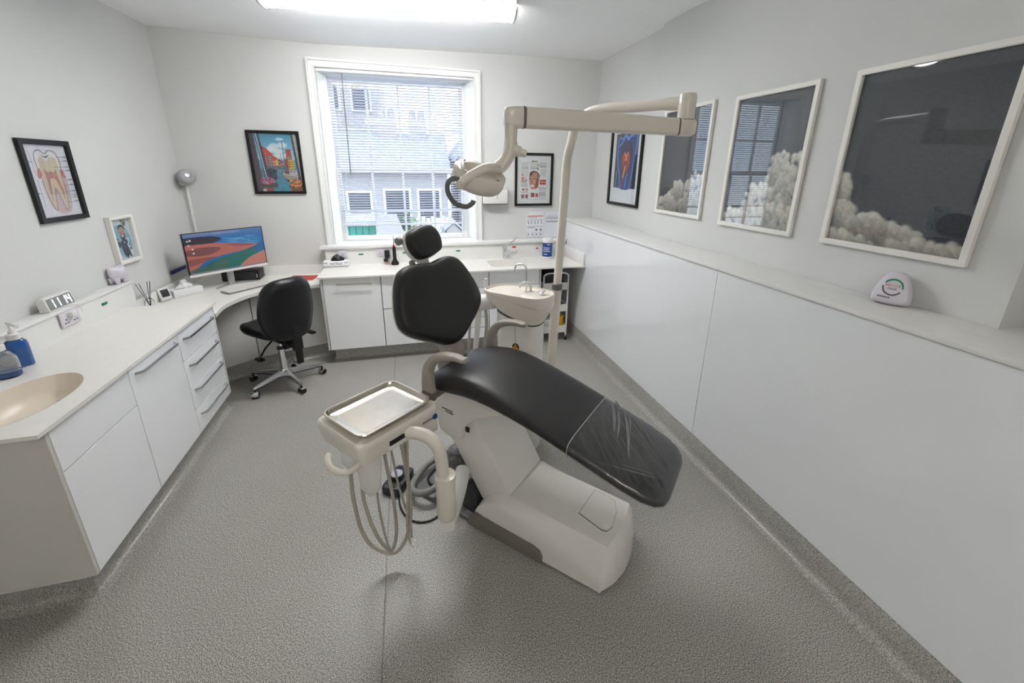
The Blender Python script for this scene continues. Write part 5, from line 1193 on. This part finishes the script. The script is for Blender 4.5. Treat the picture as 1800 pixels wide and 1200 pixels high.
BACKN = (1, 0, 0)
# canal view with boats and flower boxes
cv = Canvas(130, 165, (94, 150, 176))
cv.vgrad(0, .45, (72, 138, 170), (150, 190, 206))
for x, y, rx, ry in ((.62, .10, .10, .03), (.48, .22, .12, .06), (.40, .26, .10, .05), (.66, .20, .12, .06), (.55, .30, .16, .05), (.6, .38, .2, .05), (.35, .30, .10, .05)): cv.ell(x, y, rx, ry, (222, 224, 226), .8, .6)
cv.poly([(.20, .18), (.28, .25), (.40, .36), (.52, .42), (.62, .47), (.66, .53), (.2, .58)], (170, 66, 52))
for k, (x0, x1, y0, c) in enumerate(((.22, .32, .30, (178, 70, 58)), (.32, .40, .36, (96, 122, 134)), (.40, .47, .40, (190, 90, 60)), (.47, .53, .43, (204, 160, 70)), (.53, .58, .45, (96, 60, 56)), (.58, .65, .48, (150, 100, 90)))):
    cv.rect(x0, y0, x1, .58, c)
    for r in range(5):
        for q in range(2): cv.rect(x0+.015+q*(x1-x0)*.45, y0+.03+r*.045, x0+.03+q*(x1-x0)*.45, y0+.05+r*.045, (226, 214, 206), .8)
cv.poly([(.30, .24), (.44, .36), (.40, .40), (.22, .30)], (196, 74, 50)).poly([(.42, .36), (.52, .42), (.50, .46), (.40, .44)], (190, 80, 52))
cv.poly([(.72, .27), (.82, .26), (.83, .40), (.71, .42)], (160, 66, 48)).rect(.70, .38, .84, .47, (150, 120, 110)).rect(.74, .45, .86, .60, (206, 168, 50)).rect(.68, .43, .74, .60, (156, 58, 50))
for r in range(3):
    for q in range(3): cv.rect(.75+q*.035, .47+r*.04, .768+q*.035, .495+r*.04, (60, 56, 60))
cv.rect(.28, .55, .72, .60, (44, 48, 60)).scribble(.28, .55, .7, .6, 3, (170, 176, 180), 5, .7)
cv.vgrad(.60, 1.0, (84, 120, 138), (60, 136, 160)); cv.poly([(.2, .58), (.48, .62), (.46, .78), (.2, .85)], (48, 52, 66))
for k in range(60):
    y = random.uniform(.62, 1); x = random.uniform(.3, .9); cv.line([(x, y), (x+.07, y)], .004, (150, 194, 206), .5)
cv.line([(.66, .12), (.665, .62)], .006, (60, 60, 70)).line([(.60, .35), (.61, .55)], .004, (70, 70, 80))
cv.smooth([(.60, .68), (.68, .66), (.92, .70), (.94, .78), (.72, .80), (.63, .76)], (150, 142, 134)).smooth([(.64, .64), (.74, .62), (.78, .68), (.66, .70)], (130, 70, 56)).line([(.60, .69), (.92, .73)], .006, (220, 214, 206)).poly([(.62, .76), (.72, .80), (.9, .79), (.7, .84)], (50, 46, 46))
cv.rect(.74, .62, .92, .70, (196, 196, 200)).scribble(.75, .63, .9, .69, 3, (60, 60, 70), 9)
cv.poly([(0, 0), (.09, 0), (.16, 1), (0, 1)], (84, 70, 76)).poly([(.11, 0), (.2, 0), (.30, .75), (.22, .8)], (66, 66, 84)).poly([(.13, 0), (.155, 0), (.25, .78), (.23, .78)], (176, 190, 200))
cv.poly([(.86, 0), (.9, 0), (.97, .8), (.92, .8)], (60, 62, 82)).poly([(.9, 0), (1, 0), (1, 1), (.98, .9)], (170, 162, 158)).poly([(.97, 0), (1, 0), (1, .8)], (50, 46, 50))
for (cx, cy, rx, ry, cols) in ((.25, .81, .15, .055, ((196, 70, 136), (168, 60, 120), (120, 130, 80), (210, 130, 170))), (.84, .84, .15, .07, ((232, 120, 60), (226, 160, 60), (230, 96, 70), (80, 90, 50)))):
    cv.ell(cx, cy+.06, rx, ry, (64, 74, 58))
    for k in range(90):
        a = random.uniform(0, 2*PI); r = random.uniform(0, 1)**.5; cv.ell(cx+rx*r*math.cos(a), cy+ry*r*math.sin(a)*1.1, .014, .012, cols[k % 4])
cv.poly([(.3, .86), (.44, .84), (.46, .91), (.34, .94)], (74, 72, 76)).poly([(.14, .93), (.36, .92), (.34, 1), (.14, 1)], (136, 76, 76)).poly([(.72, .94), (.98, .92), (.98, 1), (.74, 1)], (120, 66, 54)).rect(.12, .95, .2, 1, (206, 196, 190))
cv.noise(4, 2, 1)
picture('canal_picture', 'black framed colourful canal and boats print on the wall left of the window', (-1.456, 4.7985, 2.258), (1, 0, 0), .472, .598, .026, .022, 'blackframe', cv)
# anatomy chart of a face
cv = Canvas(130, 170, (222, 221, 220))
cv.rect(.42, .115, .60, .135, (60, 50, 50)); cv.rect(.12, .155, .88, .158, (150, 140, 140)); cv.rect(.12, .90, .88, .903, (150, 140, 140))
for k, (x0, y0, x1, y1) in enumerate(((.14, .17, .34, .29), (.40, .17, .62, .29), (.66, .17, .86, .26), (.14, .30, .34, .44), (.70, .28, .86, .44), (.14, .58, .32, .66), (.66, .66, .86, .88), (.14, .74, .34, .78), (.16, .45, .30, .58))):
    cv.scribble(x0, y0, x1, y1, max(3, int((y1-y0)*60)), (110, 104, 108), k+2, .75)
cv.ell(.165, .40, .03, .02, (186, 120, 112)).rect(.14, .44, .21, .55, (190, 128, 118)).rect(.24, .48, .31, .53, (170, 150, 146)).rect(.68, .50, .86, .60, (150, 62, 50)).poly([(.68, .52), (.86, .54), (.86, .57), (.68, .56)], (206, 140, 110))
cv.ell(.20, .70, .04, .022, (190, 80, 84)).ell(.30, .70, .035, .03, (180, 140, 120)).rect(.14, .80, .23, .88, (150, 116, 110)).rect(.26, .80, .34, .88, (150, 80, 80)).rect(.42, .77, .53, .86, (160, 66, 74)).rect(.56, .78, .64, .86, (176, 70, 80)).rect(.40, .88, .64, .885, (160, 140, 140)).ell(.62, .20, .03, .02, (170, 140, 90)).ell(.62, .28, .03, .02, (150, 120, 100))
cv.smooth([(.38, .36), (.46, .33), (.58, .34), (.66, .40), (.67, .48), (.63, .60), (.60, .68), (.50, .70), (.42, .68), (.38, .60), (.36, .50)], (192, 146, 128))
cv.smooth([(.38, .37), (.46, .32), (.58, .33), (.67, .40), (.66, .45), (.58, .40), (.46, .40), (.40, .44)], (92, 62, 54)).smooth([(.47, .36), (.62, .37), (.64, .44), (.56, .50), (.47, .45)], (180, 128, 112)).smooth([(.58, .48), (.64, .48), (.60, .64), (.54, .66)], (150, 76, 66)).ell(.41, .48, .025, .012, (60, 40, 40)).ell(.52, .48, .025, .012, (60, 40, 40)).poly([(.45, .48), (.42, .55), (.47, .56)], (160, 100, 86)).smooth([(.40, .60), (.48, .59), (.52, .62), (.44, .65)], (230, 224, 220)).line([(.40, .60), (.46, .585), (.53, .61)], .008, (140, 60, 60)).line([(.62, .38), (.63, .66)], .01, (110, 60, 56))
picture('anatomy_chart', 'black framed anatomy chart with a half-dissected face right of the window', (1.229, 4.7985, 2.099), (1, 0, 0), .455, .587, .026, .022, 'blackframe', cv)
# section of a tooth
cv = Canvas(120, 170, (216, 212, 218))
cv.smooth([(.28, .45), (.78, .42), (.82, .70), (.74, .92), (.5, .95), (.30, .85), (.24, .62)], (196, 164, 166), .8)
cv.smooth([(.24, .22), (.26, .11), (.38, .09), (.48, .13), (.58, .09), (.72, .11), (.77, .20), (.76, .32), (.72, .40), (.26, .40), (.24, .3)], (222, 218, 218))
cv.line(cat([(.24, .36), (.22, .22), (.26, .11), (.38, .085), (.48, .13), (.58, .085), (.72, .11), (.78, .22), (.76, .36)], 5), .007, (70, 66, 70))
cv.smooth([(.28, .22), (.38, .17), (.48, .22), (.58, .17), (.70, .20), (.72, .38), (.72, .60), (.70, .84), (.62, .88), (.56, .70), (.50, .60), (.44, .70), (.42, .88), (.34, .84), (.28, .62), (.28, .38)], (206, 190, 168))
cv.smooth([(.36, .34), (.44, .38), (.50, .36), (.56, .38), (.64, .34), (.64, .46), (.68, .62), (.66, .78), (.62, .60), (.56, .48), (.50, .46), (.44, .48), (.40, .62), (.36, .78), (.36, .60), (.37, .46)], (186, 136, 128))
cv.line(cat([(.27, .42), (.27, .62), (.33, .84), (.40, .90), (.45, .72), (.50, .60)], 6), .005, (84, 70, 70)).line(cat([(.73, .42), (.74, .62), (.70, .84), (.62, .90), (.56, .72), (.50, .60)], 6), .005, (84, 70, 70))
cv.smooth([(.20, .36), (.26, .32), (.29, .40), (.25, .45), (.19, .46)], (190, 108, 112)).smooth([(.80, .36), (.74, .34), (.72, .40), (.76, .44), (.83, .46)], (190, 108, 112)).smooth([(.40, .14), (.48, .19), (.58, .14), (.48, .16)], (120, 116, 118))
for y, x0 in ((.17, .72), (.225, .76), (.31, .62), (.36, .80), (.49, .80), (.56, .72), (.65, .76), (.71, .78), (.74, .76), (.80, .70)):
    cv.line([(x0, y), (.98, y)], .003, (84, 84, 92)).rect(.88, y-.012, .97, y+.004, (110, 110, 124), .8)
for y in (.24, .66): cv.line([(.04, y), (.16, y)], .003, (84, 84, 92)).rect(.03, y-.012, .1, y+.004, (110, 110, 124), .8)
cv.line([(.10, .10), (.14, .12), (.15, .40), (.16, .42)], .003, (90, 90, 100)).line([(.15, .48), (.15, .84)], .003, (90, 90, 100)).noise(3, 4, 2)
ty = (3.13, 3.505); tl_ = Vector((lwx(ty[0])+.0015, ty[0], 2.0685)); tr_ = Vector((lwx(ty[1])+.0015, ty[1], 2.0685))
picture('tooth_picture', 'black framed cross-section drawing of a tooth on the left wall', tl_, tr_-tl_, .375, .488, .030, .022, 'blackframe', cv)
# cartoon portrait
cv = Canvas(100, 140, (206, 212, 216))
cv.smooth([(.22, .2), (.5, .16), (.84, .3), (.92, .7), (.7, .92), (.3, .9), (.14, .5)], (122, 180, 200), .85).ell(.55, .55, .3, .25, (150, 200, 214), .6, .6)
cv.rect(.10, .12, .24, .27, (44, 96, 140)).ell(.17, .19, .04, .05, (170, 206, 220)).rect(.1, .30, .24, .315, (70, 80, 90)).rect(.12, .33, .2, .345, (70, 80, 90))
cv.smooth([(.60, .04), (.76, .07), (.82, .16), (.74, .2), (.64, .12)], (74, 76, 70)).ell(.70, .10, .035, .03, (206, 200, 70)).line([(.8, .02), (.86, .16)], .012, (90, 92, 104))
cv.smooth([(.40, .28), (.44, .20), (.58, .18), (.68, .22), (.70, .34), (.66, .46), (.56, .52), (.46, .48), (.41, .38)], (196, 142, 112)).smooth([(.38, .28), (.42, .18), (.58, .15), (.70, .2), (.71, .3), (.62, .22), (.46, .23)], (56, 48, 46))
cv.smooth([(.42, .40), (.48, .42), (.62, .42), (.68, .36), (.66, .48), (.56, .54), (.46, .5)], (84, 58, 50)).smooth([(.49, .42), (.60, .42), (.56, .46)], (232, 226, 220)).ell(.49, .32, .025, .012, (50, 40, 40)).ell(.61, .31, .025, .012, (50, 40, 40)).poly([(.54, .33), (.52, .39), (.58, .38)], (170, 110, 86))
cv.smooth([(.36, .58), (.5, .52), (.64, .52), (.80, .60), (.74, .80), (.64, .92), (.5, .94), (.4, .82)], (60, 72, 74)).poly([(.5, .54), (.64, .54), (.60, .78), (.54, .78)], (52, 78, 140)).ell(.56, .58, .045, .03, (222, 156, 60)).smooth([(.18, .5), (.28, .46), (.36, .62), (.3, .7), (.22, .62)], (62, 82, 90)).ell(.27, .52, .04, .03, (200, 146, 118)).ell(.78, .48, .04, .035, (196, 142, 112)).line([(.78, .5), (.74, .64)], .03, (226, 226, 230)).poly([(.66, .62), (.8, .7), (.88, .9), (.8, .92)], (230, 232, 236)).poly([(.56, .85), (.64, .85), (.60, .97), (.52, .97)], (44, 52, 52)).poly([(.66, .84), (.72, .82), (.78, .96), (.72, .97)], (44, 52, 52)).ell(.80, .76, .04, .03, (44, 70, 140))
ty = (3.659, 3.923); tl_ = Vector((lwx(ty[0])+.0015, ty[0], 1.561)); tr_ = Vector((lwx(ty[1])+.0015, ty[1], 1.561))
picture('cartoon_picture', 'small white framed cartoon of a bearded man in a suit on the left wall', tl_, tr_-tl_, .264, .353, .024, .034, 'whiteframe', cv)
# glowing tooth x-ray
cv = Canvas(110, 150, (226, 226, 228))
x0, x1, y0, y1 = .12, .88, .10, .80
cv.rect(x0, y0, x1, y1, (52, 50, 50))
q = lambda u, v: (x0+(x1-x0)*u, y0+(y1-y0)*v)
def qs(P): return [q(*p) for p in P]
cv.smooth(qs([(.10, .18), (.16, .05), (.30, .08), (.42, .02), (.60, .10), (.74, .02), (.92, .04), (.94, .25), (.86, .50), (.84, .75), (.74, 1.0), (.30, 1.0), (.24, .75), (.12, .5), (.08, .32)]), (34, 60, 128))
cv.smooth(qs([(.26, .2), (.5, .16), (.74, .2), (.74, .6), (.64, .96), (.56, .7), (.48, .7), (.4, .98), (.3, .6)]), (44, 40, 66), .9)
cv.smooth(qs([(.32, .40), (.42, .32), (.50, .38), (.62, .33), (.68, .50), (.62, .70), (.58, .72), (.50, .62), (.46, .70), (.42, .98), (.36, .98), (.38, .7), (.30, .56)]), (136, 48, 56))
cv.line(qs([(.44, .36), (.54, .48)]), .02, (240, 140, 60)).line(qs([(.58, .36), (.46, .48)]), .02, (236, 120, 50)).line(qs([(.50, .60), (.42, .80)]), .022, (238, 150, 70)).line(qs([(.36, .40), (.40, .55)]), .012, (200, 80, 60)).line(qs([(.64, .4), (.62, .6)]), .012, (190, 70, 60))
for P in (cat(qs([(.10, .45), (.09, .18), (.18, .06), (.30, .10), (.42, .02), (.58, .10), (.74, .02), (.92, .05), (.93, .25), (.86, .50), (.80, .8), (.74, 1)]), 6), cat(qs([(.16, .22), (.3, .16), (.42, .06), (.55, .12), (.62, .06), (.8, .06)]), 6), cat(qs([(.10, .3), (.14, .55), (.25, .75), (.30, 1)]), 6), cat(qs([(.55, .98), (.58, .80), (.62, .74)]), 5), cat(qs([(.08, .98), (.12, .7)]), 5)):
    cv.line(P, .016, (96, 150, 228), .9)
cv.noise(4, 5, 2)
picture('tooth_xray_picture', 'black framed glowing blue tooth picture on the far part of the right wall', (2.2165, 4.385, 2.38), (0, -1, 0), .640, .815, .028, .024, 'blackframe', cv)
# three cloud prints in white frames
def clouds(seed, lumps):
    cv = Canvas(170, 238, (52, 54, 61)); rg = np.random.default_rng(seed)
    cv.vgrad(0, 1, (44, 46, 53), (58, 59, 66))
    for (cx, cy, rx, ry, n) in lumps:
        bl = []
        for k in range(n):
            a = rg.uniform(0, 2*PI); r = rg.uniform(0, 1)**.5; bl.append((cx+rx*r*math.cos(a), cy+ry*r*math.sin(a), rg.uniform(.014, .06)))
        bl.sort(key=lambda q: q[1])          # back to front: puffs lit from above, each over the one behind
        for x, y, s_ in bl:
            d = np.clip((y-(cy-ry))/(2*ry), 0, 1); c = np.array((222, 213, 199))*(1-.45*d)+rg.uniform(-10, 10)
            cv.ell(x, y+s_*.25, s_*1.15, s_*.85, c*.72, .55, .8).ell(x, y, s_, s_*.75, c, .6, .8).ell(x-s_*.2, y-s_*.25, s_*.6, s_*.4, np.minimum(c*1.14, 236), .45, .9)
    return cv.noise(3, seed, 2)
for (y1, y0, zt, zb, lumps, sd, lab) in (
    (3.341, 2.747, 2.402, 1.572, [(.12, 1.0, .34, .16, 160), (.5, .90, .4, .12, 120), (.85, .80, .25, .22, 150), (.45, .76, .12, .08, 50)], 3, 'white framed dark cloud print nearest the corner, partly behind the lamp arm'),
    (2.540, 1.948, 2.389, 1.564, [(.75, .62, .18, .20, 170), (.92, .72, .2, .28, 180), (.55, .85, .3, .2, 160), (.2, .98, .3, .1, 80), (.70, .95, .4, .14, 150)], 5, 'white framed dark cloud print in the middle of the three on the right wall'),
    (1.758, 1.133, 2.390, 1.566, [(.02, .72, .10, .14, 110), (.06, .86, .14, .12, 120), (.45, .93, .30, .07, 170), (.30, .90, .16, .08, 110), (.80, .99, .3, .06, 120), (.1, 1.0, .3, .06, 100)], 8, 'white framed dark cloud print nearest the camera above the mask case')):
    picture('cloud_picture', lab, (2.1635, y1, zt), (0, -1, 0), y1-y0, zt-zb, .026, .022, 'whiteframe', clouds(sd, lumps), group='cloud prints on the right wall')
